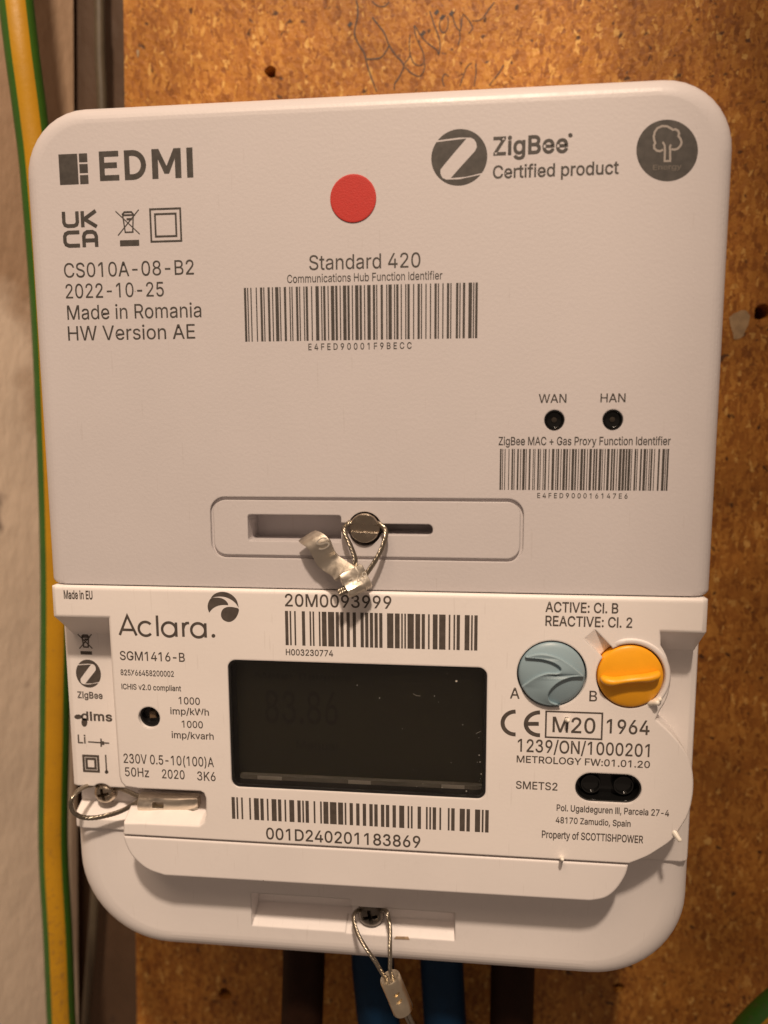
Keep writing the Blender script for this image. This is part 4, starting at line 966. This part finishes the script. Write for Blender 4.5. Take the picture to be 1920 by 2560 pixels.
# blue-grey button with the swirl
def dome(x, z, cx, cz, R, k): return k * (1 - ((x - cx) ** 2 + (z - cz) ** 2) / R ** 2)
mb = MB(); mb.loft([[(a, h, b) for a, b in circle(ax, az, r, 64)] for r, h in [(AR, LH + 1.3), (AR, FH - 0.25), (AR - 0.1, FH - 0.05)] + [(AR * q, FH + dome(ax + AR * q, az, ax, az, AR, 1.5)) for q in (0.95, 0.85, 0.7, 0.55, 0.4, 0.25, 0.1)]])
btn = build(mb, 'push_button', M['blue'], meter, smooth=40, flat_area=1); tag(btn, 'blue grey round button with raised swirl')
def bzx(x, y): return (1240 + x / 3.456, 1560 + y / 3.456)
up_edge = spline([(252, 292), (340, 262), (430, 257), (550, 290), (660, 362), (764, 458)], 6)
pk2 = spline([(758, 462), (650, 452), (545, 485), (475, 548), (450, 610), (470, 670), (545, 704)], 6)
bot = [(482 + 284 * math.cos(a), 432 + 278 * math.sin(a)) for a in [math.radians(75 + (155 - 75) * k / 14) for k in range(15)]]
pk1 = spline([(230, 540), (330, 455), (430, 412), (520, 410), (556, 388), (535, 352), (470, 318), (380, 300), (270, 300)], 6)
sw = [at(*bzx(x, y), FH + 1.0) for x, y in [(p[0], p[1]) for p in up_edge] + [(p[0], p[1]) for p in pk2] + bot + [(p[0], p[1]) for p in pk1]]
sw = [(ax + (x - ax) * min(1, (AR - 0.12) / max(1e-6, math.hypot(x - ax, z - az))), az + (z - az) * min(1, (AR - 0.12) / max(1e-6, math.hypot(x - ax, z - az)))) for x, z in sw]
sw = ccw(sw)
ins = inset(sw, 0.16)
D_ = lambda x, z: FH + dome(x, z, ax, az, AR, 1.5)
mb = MB(); mb.loft([[(x, D_(x, z) - 0.3, z) for x, z in sw], [(x, D_(x, z) + 0.55, z) for x, z in sw], [(x, D_(x, z) + 0.75, z) for x, z in ins]], cap0=False, cap1=False)
vs_, fs = filled([ins])
n0 = len(mb.v); mb.v += [(x, D_(x, z) + 0.75, z) for x, z in vs_]
for f_ in fs: mb.face(tuple(n0 + k for k in f_))
build(mb, 'swirl', M['blue'], btn, smooth=30, flat_area=1e-3)
# orange dial
mb = MB(); mb.loft([[(a, h, b) for a, b in circle(bx, bz, r, 64)] for r, h in [(BR, LH + 1.4), (BR, FH + 0.1), (BR - 0.12, FH + 0.3)] + [(BR * q, FH + 0.3 + dome(bx + BR * q, bz, bx, bz, BR, 1.2)) for q in (0.95, 0.85, 0.7, 0.55, 0.4, 0.25, 0.1)]])
dial = build(mb, 'dial', M['orange'], meter, smooth=40, flat_area=1e-3); tag(dial, 'orange rotary dial with finger ridge')
path = [at(*bzx(x, y), FH + 1.5) for x, y in ((905, 478), (950, 490), (1010, 492), (1100, 474), (1200, 462), (1300, 458), (1380, 448), (1425, 438))]
path = [(p[0], p[1]) for p in spline([(x, z) for x, z in path], 5)]
rg = []
n = len(path)
for i, (x, z) in enumerate(path):
    t = i / (n - 1); k = math.sqrt(max(0.02, 1 - abs(2 * t - 1) ** 5)); wd = 0.95 * (0.85 + 0.15 * math.cos(2 * math.pi * t)) * k; hg = 2.3 * (0.8 + 0.2 * abs(2 * t - 1) ** 2) * (0.3 + 0.7 * k)
    rg.append([(x + 0.10 * wd * math.cos(a), FH + 0.35 + dome(x, z, bx, bz, BR, 1.2) + hg * 0.9 * max(0.0, math.sin(a)) ** 0.6, z + wd * math.cos(a)) for a in [math.pi * q / 12 for q in range(13)]])
mb = MB(); mb.loft(rg)
build(mb, 'finger_ridge', M['orange'], dial, smooth=60, flat_area=1e-3)

# moulding nubs left on the face
def nub(p, d, l, r, h=FH):
    x, z = at(*p, h)
    P = [(x - d[0] * 0.3, h - 0.4, z - d[2] * 0.3)] + [(x + d[0] * l * t, h + d[1] * l * t, z + d[2] * l * t) for t in (0.2, 0.5, 0.8, 0.95, 1.0)]
    mb = MB(); mb.tube(P, r, 12, radii=[r * 1.15, r * 0.95, r * 0.8, r * 0.85, r * 0.6, r * 0.2])
    build(mb, 'moulding_nub', M['nub'], meter, smooth=60)
nub((1417, 1800), (0.05, 1, 0.35), 1.8, 0.46)
nub((1404, 2146), (-0.05, 1, 0.5), 2.0, 0.44)
nub((1628, 1757), (0.55, 0.8, 0.35), 1.9, 0.62)
nub((1638, 1752), (0.8, 0.6, 0.6), 1.2, 0.50)
nub((1688, 2084), (0.5, 0.6, -0.62), 1.7, 0.56)

# terminal cover
cover = None
mb = MB()
def cov(d):
    return rrect(-68.7 + d, -133.5 + d * 0.9, 67.5 - d, -103.2, (21 - d * 0.7, 20 - d * 0.7, 0.4, 0.4), 14)
cp = [(0.0, -60), (0.0, LH - 5.0)] + [(5.5 * (1 - math.cos(t)), LH - 5.0 + 4.4 * math.sin(t)) for t in [math.pi / 2 * k / 9 for k in range(1, 10)]]
mb.loft([[(x, h, z) for x, z in cov(d)] for d, h in cp])
CH = LH - 0.6
q0 = at(625, 2232, CH); q1 = at(874, 2248, CH); q2 = at(876, 2334, CH); q3 = at(634, 2318, CH); q4 = at(1137, 2283, CH); q5 = at(1138, 2331, CH); q6 = at(876, 2264, CH)
zt = (q0[1] + q1[1]) / 2; zb = (q2[1] + q3[1]) / 2; zt2 = (q4[1] + q6[1]) / 2
c1 = MB(); c1.loft([[(q3[0], CH - 4.6, zb + 3.2), (q1[0], CH - 4.6, zb + 3.2), (q1[0], CH - 4.6, zt), (q3[0], CH - 4.6, zt)], [(q0[0], CH + 3, zb - 1.6), (q1[0], CH + 3, zb - 1.6), (q1[0], CH + 3, zt), (q0[0], CH + 3, zt)]])
c2 = MB(); c2.loft([[(q1[0] - 1, CH - 3.4, zb + 2.2), (q4[0], CH - 3.4, zb + 2.2), (q4[0], CH - 3.4, zt2), (q1[0] - 1, CH - 3.4, zt2)], [(q1[0] - 1, CH + 3, zb - 1.9), (q5[0], CH + 3, zb - 1.9), (q5[0], CH + 3, zt2), (q1[0] - 1, CH + 3, zt2)]])
cover = build(mb, 'terminal_cover', M['cover'], meter, cut=[c1, c2], smooth=35, flat_area=2e-5)
# raised front of the cover, flush with the label plate
lf = spline([(307.5, 2090), (313, 2110), (330, 2141), (366, 2173), (411, 2190)], 5)
rt = spline([(1475, 2253.6), (1513, 2246), (1541, 2225), (1564, 2190), (1572, 2163)], 5)
RHf = FH - 0.25
lo = [at(p[0], p[1], RHf) for p in lf] + [at(p[0], p[1], RHf) for p in rt]
zz = [at(411, 2190, RHf)[1], at(1475, 2253.6, RHf)[1]]
zl = sum(zz) / 2
lo = [(x, min(z, seam_z - 0.18)) for x, z in lo]
lo = ccw(lo)
mb = MB(); mb.loft([[(x, LH - 3, z) for x, z in lo], [(x, RHf - 0.35, z) for x, z in lo], [(x, RHf - 0.1, z) for x, z in inset(lo, 0.12)], [(x, RHf, z) for x, z in inset(lo, 0.38)]])
build(mb, 'raised_front', M['cover'], cover, smooth=32, flat_area=2e-5)

def screw_cross(cx, cz, r, h0, dome, ang, parent, mat, name='screw', flatk=0.55):
    mb = MB(); mb.loft([[(a, h, b) for a, b in circle(cx, cz, rr, 36)] for rr, h in ((r * 0.6, h0 - 2), (r, h0), (r, h0 + dome * 0.25), (r * 0.9, h0 + dome * 0.6), (r * 0.7, h0 + dome * 0.85), (r * 0.4, h0 + dome * 0.98), (r * 0.12, h0 + dome))])
    cs = []
    for a in (ang, ang + math.pi / 2):
        ca, sa = math.cos(a), math.sin(a)
        c = MB(); c.loft([[(cx + u * ca - w * sa, h0 + dome * 0.2, cz + u * sa + w * ca) for u, w in ((-r * 0.3, -r * 0.09), (r * 0.3, -r * 0.09), (r * 0.3, r * 0.09), (-r * 0.3, r * 0.09))],
                          [(cx + u * ca - w * sa, h0 + dome + 1, cz + u * sa + w * ca) for u, w in ((-r * 0.72, -r * 0.17), (r * 0.72, -r * 0.17), (r * 0.72, r * 0.17), (-r * 0.72, r * 0.17))]])
        cs.append(c)
    return build(mb, name, mat, parent, cut=cs, smooth=40)
screw_cross(wx, wz, 2.6, RF + 1.6, 2.2, 0.25, meter, M['nickel'])
kx, kz = at(925, 2297, CH)
screw_cross(kx, kz, 3.05, CH - 2.6, 2.4, 0.2, cover, M['dark_screw'])
mb = MB(); zt_ = zb - 0.35; x0_ = at(985, 2325, CH)[0]; x1_ = at(1024, 2328, CH)[0]
mb.prism([(x0_, zt_ - 0.1), (x1_, zt_), (x1_ - 0.3, zt_ + 0.5), (x0_ + 0.4, zt_ + 0.45)], CH - 0.6, CH + 0.12)
build(mb, 'grime_crumb', simple('brown_grime', (0.42, 0.30, 0.20), 0.8, var=0.3, vscale=900), cover)

E_ = M['etch']
F = lambda s, a, b, cap, w=0, sp=0: text(s, a, b, cap, FP, E_, meter, w + 2.5, sp)
F('Made in EU', (160, 1497), (231.7, 1498.7), 21.7, 7)
# name in round light letters with its leaf mark
def aclara():
    x0, zb_, x1, zt_ = rbox([(295.5, 1539), (521, 1541), (521, 1592), (295.5, 1589)], FP)
    W = x1 - x0; Hh = zt_ - zb_; w = 0.093 * Hh * 1.35
    L = []
    def P(u, v): return (x0 + W * u, zb_ + Hh * v)
    def arc(cu, r, a0, a1, n=20): return [(x0 + W * cu + r * math.cos(math.radians(a0 + (a1 - a0) * k / n)), zb_ + 0.345 * Hh + r * math.sin(math.radians(a0 + (a1 - a0) * k / n))) for k in range(n + 1)]
    r = 0.345 * Hh
    L += [(w, [P(0.012, 0), P(0.105, 0.97), P(0.2, 0)]), (w, [P(0.05, 0.27), P(0.165, 0.27)])]
    L.append((w, arc(0.305, r, 42, 318)))
    L.append((w, [P(0.437, 0.0), P(0.437, 1.02)]))
    for cu in (0.565, 0.887):
        L.append((w, arc(cu, r, 0, 360, 28)[:-1] + arc(cu, r, 0, 1, 1)[:1])); L.append((w, [(x0 + W * cu + r + w * 0.1, zb_), (x0 + W * cu + r + w * 0.1, zb_ + 0.70 * Hh)]))
    L.append((w, [P(0.722, 0), P(0.722, 0.70)])); L.append((w, [P(0.722, 0.40), P(0.735, 0.58), P(0.76, 0.68), P(0.79, 0.69)]))
    strokes(L, FP, E_, meter, px=False)
    shape([ring_px(533.5, 1589.5, 4.8, n=16)], FP, E_, meter)
aclara()
def lz_(x, y): return (480 + x / 8.295, 1440 + y / 8.295)
lf1 = spline([(390, 455), (450, 385), (540, 340), (640, 328), (750, 350), (850, 410), (930, 510), (970, 660)], 4) + spline([(970, 660), (900, 560), (810, 490), (700, 440), (600, 425), (500, 430), (390, 455)], 4)[1:-1]
lf2 = spline([(355, 760), (325, 660), (335, 560), (390, 465), (480, 448), (590, 455), (680, 495), (740, 560), (750, 605)], 4) + spline([(750, 605), (640, 600), (530, 620), (430, 675), (355, 760)], 4)[1:-1]
lf3 = spline([(970, 685), (955, 780), (900, 880), (820, 940), (740, 950), (650, 910), (605, 840), (605, 760), (640, 690), (710, 648), (800, 640), (900, 655)], 4, closed=True)
for c in (lf1, lf2, lf3): shape([[lz_(p[0], p[1]) for p in c]], FP, E_, meter)
F('SGM1416-B', (300, 1650), (462.3, 1654.7), 22.6, 2)
F('825X66458200002', (301.7, 1688.3), (434.8, 1691.7), 14.5, 4)
F('ICHIS v2.0 compliant', (304, 1723), (453, 1728), 14, 4)
F('1000', (447, 1760.6), (500, 1761.8), 18, 2); F('imp/kWh', (426, 1786), (522.5, 1788.7), 17, 2)
F('1000', (454.8, 1819), (507.5, 1820.5), 17.5, 2); F('imp/kvarh', (429.4, 1845), (534.4, 1849.4), 17, 2)
F('230V 0.5-10(100)A', (309.3, 1906.7), (535, 1918.3), 23.7, 1)
F('50Hz', (312.7, 1940), (373, 1943.5), 22.5, 1); F('2020', (405.3, 1945.5), (462, 1948.4), 22.5, 1); F('3K6', (493, 1950.7), (539.3, 1953), 22.5, 1)
F('20M0093999', (712.5, 1516), (978.5, 1521.6), 31.8, 2)
barcode([104, ord('H') - 32, 99, 0, 32, 30, 77, 100, ord('4') - 32], [(713, 1527), (1194.4, 1538.5), (1193, 1627), (713.5, 1612)], FP, E_, meter)
F('H003230774', (714.7, 1638), (833, 1641), 15.6, 4)
barcode([104] + codeB('001D') + [99, 24, 2, 1, 18, 38, 69], [(578.7, 1992), (1222.7, 2025.7), (1220.4, 2082), (580.4, 2046)], FP, E_, meter)
F('001D240201183869', (665.5, 2099.8), (1050.9, 2118), 29.5, 3)
F('ACTIVE: Cl. B', (1363.3, 1531), (1545.6, 1533), 26, 4); F('REACTIVE: Cl. 2', (1363.3, 1564.6), (1580.4, 1570), 26, 4)
F('A', (1274.7, 1746.6), (1299, 1746.6), 27.5, 1); F('B', (1473, 1754), (1492.6, 1753), 26.6, 1)
def ce(cx, cy, r, ry, bar):
    pts = []
    for k in range(25):
        a = math.radians(88 + 184 * k / 24); pts.append((cx + r * math.cos(a), cy - ry * math.sin(a)))
    L = [(0.80, pts)]
    if bar: L.append((0.80, [(cx - r * 0.95, cy), (cx - 2, cy)]))
    strokes(L, FP, E_, meter)
ce(1288, 1807.5, 31.5, 28.5, False); ce(1349, 1809.5, 34.5, 28.5, True)
mx0, mz0, mx1, mz1 = rbox([(1365, 1778.5), (1506, 1783), (1504, 1848), (1364.5, 1843)], FP)
strokes([(0.33, [(mx0, mz0), (mx1, mz0), (mx1, mz1), (mx0, mz1), (mx0, mz0)])], FP, E_, meter, px=False)
F('M20', (1381, 1831.4), (1488, 1833.4), 39, 2); F('1964', (1516, 1834.3), (1623.4, 1836.3), 36, 3)
F('1239/ON/1000201', (1294, 1881), (1623.4, 1890.7), 32.4, 2)
F('METROLOGY FW:01.01.20', (1291.5, 1908), (1624.8, 1918), 17.5, 3)
F('SMETS2', (1289.5, 1972.7), (1393.6, 1975.2), 19.4, 2)
F('Pol. Ugaldeguren III, Parcela 27-4', (1391.4, 2029.5), (1672.6, 2038.9), 16.5, 4)
F('48170 Zamudio, Spain', (1389, 2059), (1576.4, 2065.5), 15.7, 4)
F('Property of SCOTTISHPOWER', (1354.4, 2097.5), (1607.7, 2105.3), 18.8, 4)
# marks down the left ledge
LP2 = LH + 0.03
bin_mark(195.5, 1585, 230, 1622, 1628, 1636.5, LP2, E_, meter, 0.24)
z_mark(221, 1684, 31, 35, LP2, E_, meter)
text('ZigBee', (194, 1744), (257, 1749), 17, LP2, E_, meter, 10, 10)
text('dlms', (203, 1800), (281, 1805), 23, LP2, E_, meter, 12, 12)
shape([ring_px(195, 1792, 9.5, 6, n=20)], LP2, E_, meter); shape([ring_px(211, 1806, 7.5, 11, n=20)], LP2, E_, meter)
text('Li', (195, 1858), (214.7, 1859), 21.7, LP2, E_, meter, 6)
strokes([(0.32, [(220, 1854.6), (251.4, 1856.7)]), (0.36, [(252.5, 1846.5), (253, 1867)]), (0.5, [(257.5, 1853), (258, 1862.5)]), (0.32, [(258, 1857), (273, 1858)])], LP2, E_, meter)
sq_mark([(205, 1886), (248, 1888), (249.4, 1932), (208, 1930)], 0.24, LP2, E_, meter, 0.55)
strokes([(0.34, [(264, 1887), (266.4, 1929)])], LP2, E_, meter); shape([ring_px(266.5, 1930, 4.6, n=16)], LP2, E_, meter)

# ================================================================== wire seals
def rope(path, r, name, parent, turns_mm=5.0, strands=6):
    """laid steel rope: strands wound round a path (list of (x, h, z) mm)"""
    P = [Vector(p) for p in path]
    fr = frames(P)
    s = [0.0]
    for a, b in zip(P[:-1], P[1:]): s.append(s[-1] + (b - a).length)
    mb = MB()
    off = r * 0.60; rs = r * 0.40
    mb.tube(P, r * 0.45, 6)
    for k in range(strands):
        Q = [P[i] + fr[i][0] * off * math.cos(2 * math.pi * (k / strands + s[i] / turns_mm)) + fr[i][1] * off * math.sin(2 * math.pi * (k / strands + s[i] / turns_mm)) for i in range(len(P))]
        mb.tube(Q, rs, 6)
    return build(mb, name, M['wire'], parent, smooth=60, flat_area=1e-3)
def path3(pts, n=10): return spline([at3(px, py, h) for px, py, h in pts], n)

# seal on the hub screw: loop, crimped block, curled tongue
s1 = thing('wire_seal', 'wire seal with curled silver tongue hanging from the slotted screw', 'security seal', at3(905, 1480, 9), 'wire seals on the meter')
rope(path3([(874, 1470, 4.4), (880, 1430, 4.2), (888, 1400, 3.9), (876, 1365, 3.4), (862, 1335, 2.7), (862, 1318, 1.9), (880, 1305, 0.7), (912, 1318, -2), (940, 1308, 0.7), (958, 1318, 1.9), (965, 1335, 2.6), (955, 1370, 3.3), (938, 1402, 3.9), (918, 1432, 4.3), (890, 1472, 4.4)], 9), 0.50, 'wire_loop', s1)
def zs(x, y): return (700 + x / 4.1475, 1240 + y / 4.1475)
# tongue: a bent strip; edge line in the photo, lifted to its own depth, swept across the strip
edge = [((190, 465), 2.6), ((235, 500), 4.2), ((300, 560), 4.9), ((350, 650), 4.4), ((390, 720), 3.7), ((450, 775), 3.9), ((530, 820), 4.9), ((565, 870), 5.6)]
E3 = spline([at3(*zs(*p), h) for p, h in edge], 5)
top3 = spline([at3(*zs(*p), h) for p, h in (((365, 355), 2.4), ((440, 385), 4.1), ((515, 460), 4.8), ((555, 550), 4.3), ((590, 610), 3.6), ((650, 650), 3.8), ((730, 700), 4.6), ((775, 740), 5.2))], 5)
mb = MB(); rg = []
th_ = 0.75
for a, b in zip(E3, top3):
    A = Vector(a); B = Vector(b); rg.append((A, B))
rings = []
for i, (A, B) in enumerate(rg):
    A0, B0_ = rg[max(i - 1, 0)]; A1, B1 = rg[min(i + 1, len(rg) - 1)]
    t = ((A1 - A0) + (B1 - B0_)).normalized(); w = (B - A).normalized(); nrm = t.cross(w)
    if nrm[1] < 0: nrm = -nrm
    bow = 0.18
    pts = [A, A + nrm * -th_, B + nrm * -th_, B]
    mids = (A + B) / 2 + nrm * bow
    rings.append([tuple(A), tuple((A + mids) / 2 + nrm * 0.08), tuple(mids), tuple((B + mids) / 2 + nrm * 0.08), tuple(B), tuple(B - nrm * th_), tuple((A + B) / 2 - nrm * th_), tuple(A - nrm * th_)])
mb.loft(rings)
build(mb, 'tongue', M['alu'], s1, smooth=40, flat_area=1e-3)
# crimped sleeve round the wires
Pa = Vector(at3(*zs(655, 950), 5.8)); Pb = Vector(at3(*zs(880, 838), 4.0))
ax_ = (Pb - Pa).normalized(); fn = Vector((0, 1, 0)); fn = (fn - ax_ * fn.dot(ax_)).normalized(); sd = ax_.cross(fn)
if sd[2] < 0: sd = -sd
prof_ = [(2.2, -0.5), (2.15, 0.75), (1.55, 1.05), (0.8, 0.95), (0.1, 1.05), (-0.6, 1.55), (-1.4, 1.45), (-1.9, 0.8), (-2.0, 0.0), (-1.7, -0.8), (-0.8, -1.2), (0.9, -1.1)]
rings = []
for t, k in ((-0.9, 0.94), (-0.6, 1.0), (0.5, 1.0), (0.56, 1.05), (0.62, 1.0), (1.05, 1.0), (1.16, 0.9)):
    c0 = Pa + (Pb - Pa) * (t * 0.5 + 0.5)
    rings.append([tuple(c0 + sd * u * k * 1.22 + fn * w * k * 1.15) for u, w in prof_])
mb = MB(); mb.loft(rings)
hol = MB(); hc = Pa - ax_ * 1.2
hol.loft([[tuple(Pa - ax_ * 1.5 + ax_ * q + sd * (-0.55 + 0.95 * math.cos(a)) + fn * (0.15 + 0.75 * math.sin(a))) for a in [2 * math.pi * i / 16 for i in range(16)]] for q in (-0.5, 2.3)])
sl = build(mb, 'crimp_sleeve', M['alu'], s1, cut=[hol], smooth=40, flat_area=1e-3)
rope([tuple(Pa + ax_ * q + sd * -0.75 + fn * 0.25) for q in [-1.25 + 0.2 * i for i in range(12)]], 0.48, 'wire_end', s1, turns_mm=3)
rope([tuple(Pa + ax_ * q + sd * -0.2 + fn * -0.15) for q in [-1.15 + 0.2 * i for i in range(12)]], 0.48, 'wire_end', s1, turns_mm=3)
# stamped letters
M['stamp'] = simple('stamp_edge', (0.80, 0.76, 0.68), 0.55, 0.6)
def stamp(s, origin, ux, uz, out, cap, mat, parent, weight=0, stretch=1.0):
    vs_, fs, lay = text_mesh(s, 0, weight)
    k = cap / (CAPH / 500)
    O = Vector(origin)
    me = bpy.data.meshes.new('stamped_text')
    pts = [O + ux * (v[0] * k * stretch) + uz * (v[1] * k) + out * (0.10 + 0.01 * l_) for v, l_ in zip(vs_, lay)]
    me.from_pydata([(p[0], -p[1], p[2]) for p in pts], [], fs)
    return finish(me, 'stamped_text', mat, parent, smooth=0)
o0 = Vector(at3(*zs(700, 870), 0)); 
stamp('749', Pa + ax_ * 1.2 + sd * -0.35 + fn * 1.35, ax_, sd, fn, 1.5, M['stamp'], s1, -2)
i0 = 11
A, B = rg[i0]; A1, B1 = rg[i0 + 4]; w_ = (B - A).normalized(); t_ = ((A1 - A) + (B1 - B)).normalized(); nn_ = t_.cross(w_)
if nn_[1] < 0: nn_ = -nn_
stamp('S', A + w_ * 1.5 + t_ * 0.6 + nn_ * 0.25, w_, -t_, nn_, 2.3, M['stamp'], s1, -2, 1.5)

# seal on the left ledge: loop round the cross-head screw, flattened sleeve in the slot
s2 = thing('wire_seal', 'wire seal looped round the cross-head screw, its flat sleeve lying in a slot', 'security seal', at3(430, 2010, -4), 'wire seals on the meter')
rope(path3([(375, 1998, -4), (345, 1990, -4.5), (318, 1978, -6.0), (294, 1969, -8.6), (264, 1961, -9.6), (232, 1962, -8.2), (205, 1970, -4.6), (186, 1987, -1.5), (178, 2008, -0.5), (183, 2028, -1.0), (200, 2041, -2.0), (228, 2045, -3.0), (262, 2040, -3.6), (300, 2029, -3.8), (335, 2011, -4), (350, 2003, -4), (375, 2000, -4)], 9), 0.54, 'wire_loop', s2)
def zq(x, y): return (160 + x / 4.366, 1900 + y / 4.366)
tl = [(835, 462, 2.1, 1.7), (845, 463, 2.3, 1.9), (960, 466, 2.3, 1.9), (1000, 468, 2.25, 1.75), (1060, 471, 2.3, 1.55), (1150, 476, 2.35, 1.35), (1260, 474, 2.25, 1.3), (1360, 462, 2.05, 1.35), (1440, 450, 1.75, 1.4), (1475, 445, 1.4, 1.1)]
rings = []
for x, y, rz_, rh_ in tl:
    cx, cz = at(*zq(x, y), -3.6)
    rings.append([(cx, -3.6 + rh_ * math.sin(a) + (0.5 if (x > 1000 and math.sin(a) > 0.3 and abs(math.cos(a)) > 0.6) else 0), cz + rz_ * math.cos(a)) for a in [2 * math.pi * i / 20 for i in range(20)]])
mb = MB(); mb.loft(rings)
cxx, czz = at(*zq(1035, 478), -2.6)
ch_ = MB(); ch_.prism(rrect(cxx - 1.25, czz - 0.75, cxx + 1.25, czz + 0.6, 0.3, 3), -4.6, 0)
build(mb, 'crimp_sleeve', M['alu'], s2, cut=[ch_], smooth=40, flat_area=1e-3)

# seal under the terminal cover
s3 = thing('wire_seal', 'wire seal hanging below the terminal cover with a round sleeve', 'security seal', at3(990, 2500, 2), 'wire seals on the meter')
def zw(x, y): return (600 + x / 3.456, 2200 + y / 3.456)
def pw(l): return path3([(*zw(x, y), h) for x, y, h in l], 9)
rope(pw([(1400, 1030, 0.3), (1330, 900, 0.3), (1240, 820, 0.5), (1170, 705, 0.4), (1080, 575, -0.5), (1020, 470, -2.0), (985, 370, -4.0), (985, 300, -5.6), (1030, 262, -8.0), (1120, 330, -9.6), (1220, 262, -8.4), (1268, 275, -6.0), (1285, 340, -5.0), (1297, 430, -3.4), (1296, 560, -1.4), (1298, 700, 0.0), (1300, 800, 0.8), (1345, 900, 0.9), (1420, 1030, 0.6)]), 0.47, 'wire_loop', s3)
rope(pw([(1400, 1080, 0.3), (1425, 1150, 0.2), (1465, 1240, -0.2), (1520, 1340, -0.8), (1600, 1480, -2)]), 0.46, 'wire_tail', s3)
rope(pw([(1420, 1070, 1.0), (1450, 1140, 1.0), (1495, 1240, 0.7), (1550, 1340, 0.2), (1640, 1480, -1)]), 0.46, 'wire_tail', s3)
Pa = Vector(at3(*zw(1292, 838), 0.6)); Pb = Vector(at3(*zw(1412, 1125), 0.6)); ax_ = (Pb - Pa).normalized()
fn = (Vector((0, 1, 0)) - ax_ * ax_[1]).normalized(); sd = ax_.cross(fn)
rings = []
for t, k in ((0, 0.93), (0.04, 1.0), (0.3, 1.0), (0.42, 1.0), (0.52, 1.0), (0.62, 1.0), (0.8, 1.0), (0.97, 1.0), (1.0, 0.93)):
    c0 = Pa + (Pb - Pa) * t; R_ = 2.25 * k; ring_ = []
    for i in range(28):
        a = 2 * math.pi * i / 28; r_ = R_
        if 0.25 < t < 0.7 and math.sin(a) > 0.2: r_ *= 1 - 0.10 * math.sin((t - 0.25) / 0.45 * math.pi) * math.sin(a) * (1 if math.cos(a) * (1 if sd[0] > 0 else -1) > -0.2 else 0.3)
        ring_.append(tuple(c0 + sd * r_ * math.cos(a) + fn * r_ * math.sin(a)))
    rings.append(ring_)
mb = MB(); mb.loft(rings)
gs = []
for t in (0.36, 0.56):
    c0 = Pa + (Pb - Pa) * t + fn * 2.3 + sd * (0.7 if sd[0] > 0 else -0.7)
    d_ = (sd * (1 if sd[0] > 0 else -1) - ax_ * 0.35).normalized(); e_ = fn.cross(d_)
    g = MB(); g.loft([[tuple(c0 + d_ * u * k + e_ * w * k + fn * hh) for u, w in ((-1.1, 0), (-0.5, -0.45), (0.6, -0.5), (1.3, 0), (0.6, 0.35), (-0.5, 0.35))] for hh, k in ((-0.95, 0.5), (0.6, 1.2))])
    gs.append(g)
build(mb, 'crimp_sleeve', simple('brass_tinted_sleeve', (0.76, 0.67, 0.52), 0.36, 1.0, bump=0.2, bscale=1500, rvar=0.1, vscale=600), s3, cut=gs, smooth=40, flat_area=1e-3)

# ================================================================== cables
def cable(name, label, pts, r, mat, n=24, mats=None, rot=0.0, group=None):
    o = None
    mb = MB(); mb.tube(path3(pts, 8), r, n, mats=mats, rot=rot)
    o = build(mb, name, mat, None, smooth=60, flat_area=1e-2)
    tag(o, label, 'cable', group)
    return o
YG = [0 if math.cos(2 * math.pi * (k + 0.5) / 32) > 0.80 or math.cos(2 * math.pi * (k + 0.5) / 32) < -0.9 else 1 for k in range(32)]
cable('earth_cable', 'thick green and yellow striped cable running down the left wall', [(-40, -900, -52), (-5, -450, -50), (22, -160, -49), (40, 0, -49), (57, 145, -49), (76, 289, -50), (95, 462, -51), (121, 842, -53), (139, 1384, -55), (137, 1800, -55), (133, 2100, -54), (145, 2341, -52), (154, 2558, -51), (165, 2760, -51), (180, 3200, -52), (190, 3600, -52)], 4.15, [M['yellow'], M['green']], 32, YG, rot=0.46, group='green and yellow cables')
cable('earth_cable', 'green and yellow cable end curving into the lower right corner', [(1700, 3700, -48), (1715, 3300, -46), (1750, 2960, -44), (1790, 2760, -44), (1832, 2650, -44), (1868, 2590, -44), (1908, 2546, -44), (1950, 2510, -44), (2010, 2475, -44), (2100, 2440, -44), (2300, 2400, -46), (2700, 2380, -50), (3400, 2380, -54)], 4.15, [M['yellow'], M['green']], 32, YG, rot=0.0, group='green and yellow cables')
def tail(name, label, px, mat, h=-34, bend=0):
    return cable(name, label, [(px, 2300, h), (px, 2400, h), (px + bend, 2500, h), (px + bend * 2.2, 2620, h), (px + bend * 3, 2900, h), (px + bend * 4, 3300, h), (px + bend * 4, 3650, h)], 5.6, mat, group='thick cables under the meter')
tail('meter_cable', 'thick blue cable directly behind the hanging seal sleeve', 932, M['blue_pvc'], bend=9)
tail('meter_cable', 'thick blue cable just right of the hanging seal sleeve', 1104, M['blue_pvc'], bend=5)
tail('meter_cable', 'thick brown cable below the meter, left of the blue cables', 760, M['brown_pvc'], bend=-3)
tail('meter_cable', 'thick brown cable below the meter, right of the blue cables', 1282, M['brown_pvc'], bend=-2)
cable('grey_cable', 'thin grey cable in the dark gap beside the board edge', [(235, -900, -78), (243, -100, -78), (248, 0, -78), (250, 150, -78), (256, 300, -78), (265, 800, -78), (275, 1500, -78), (240, 2200, -78), (215, 2560, -77), (205, 2800, -77), (200, 3600, -77)], 1.5, M['grey_pvc'], 14)
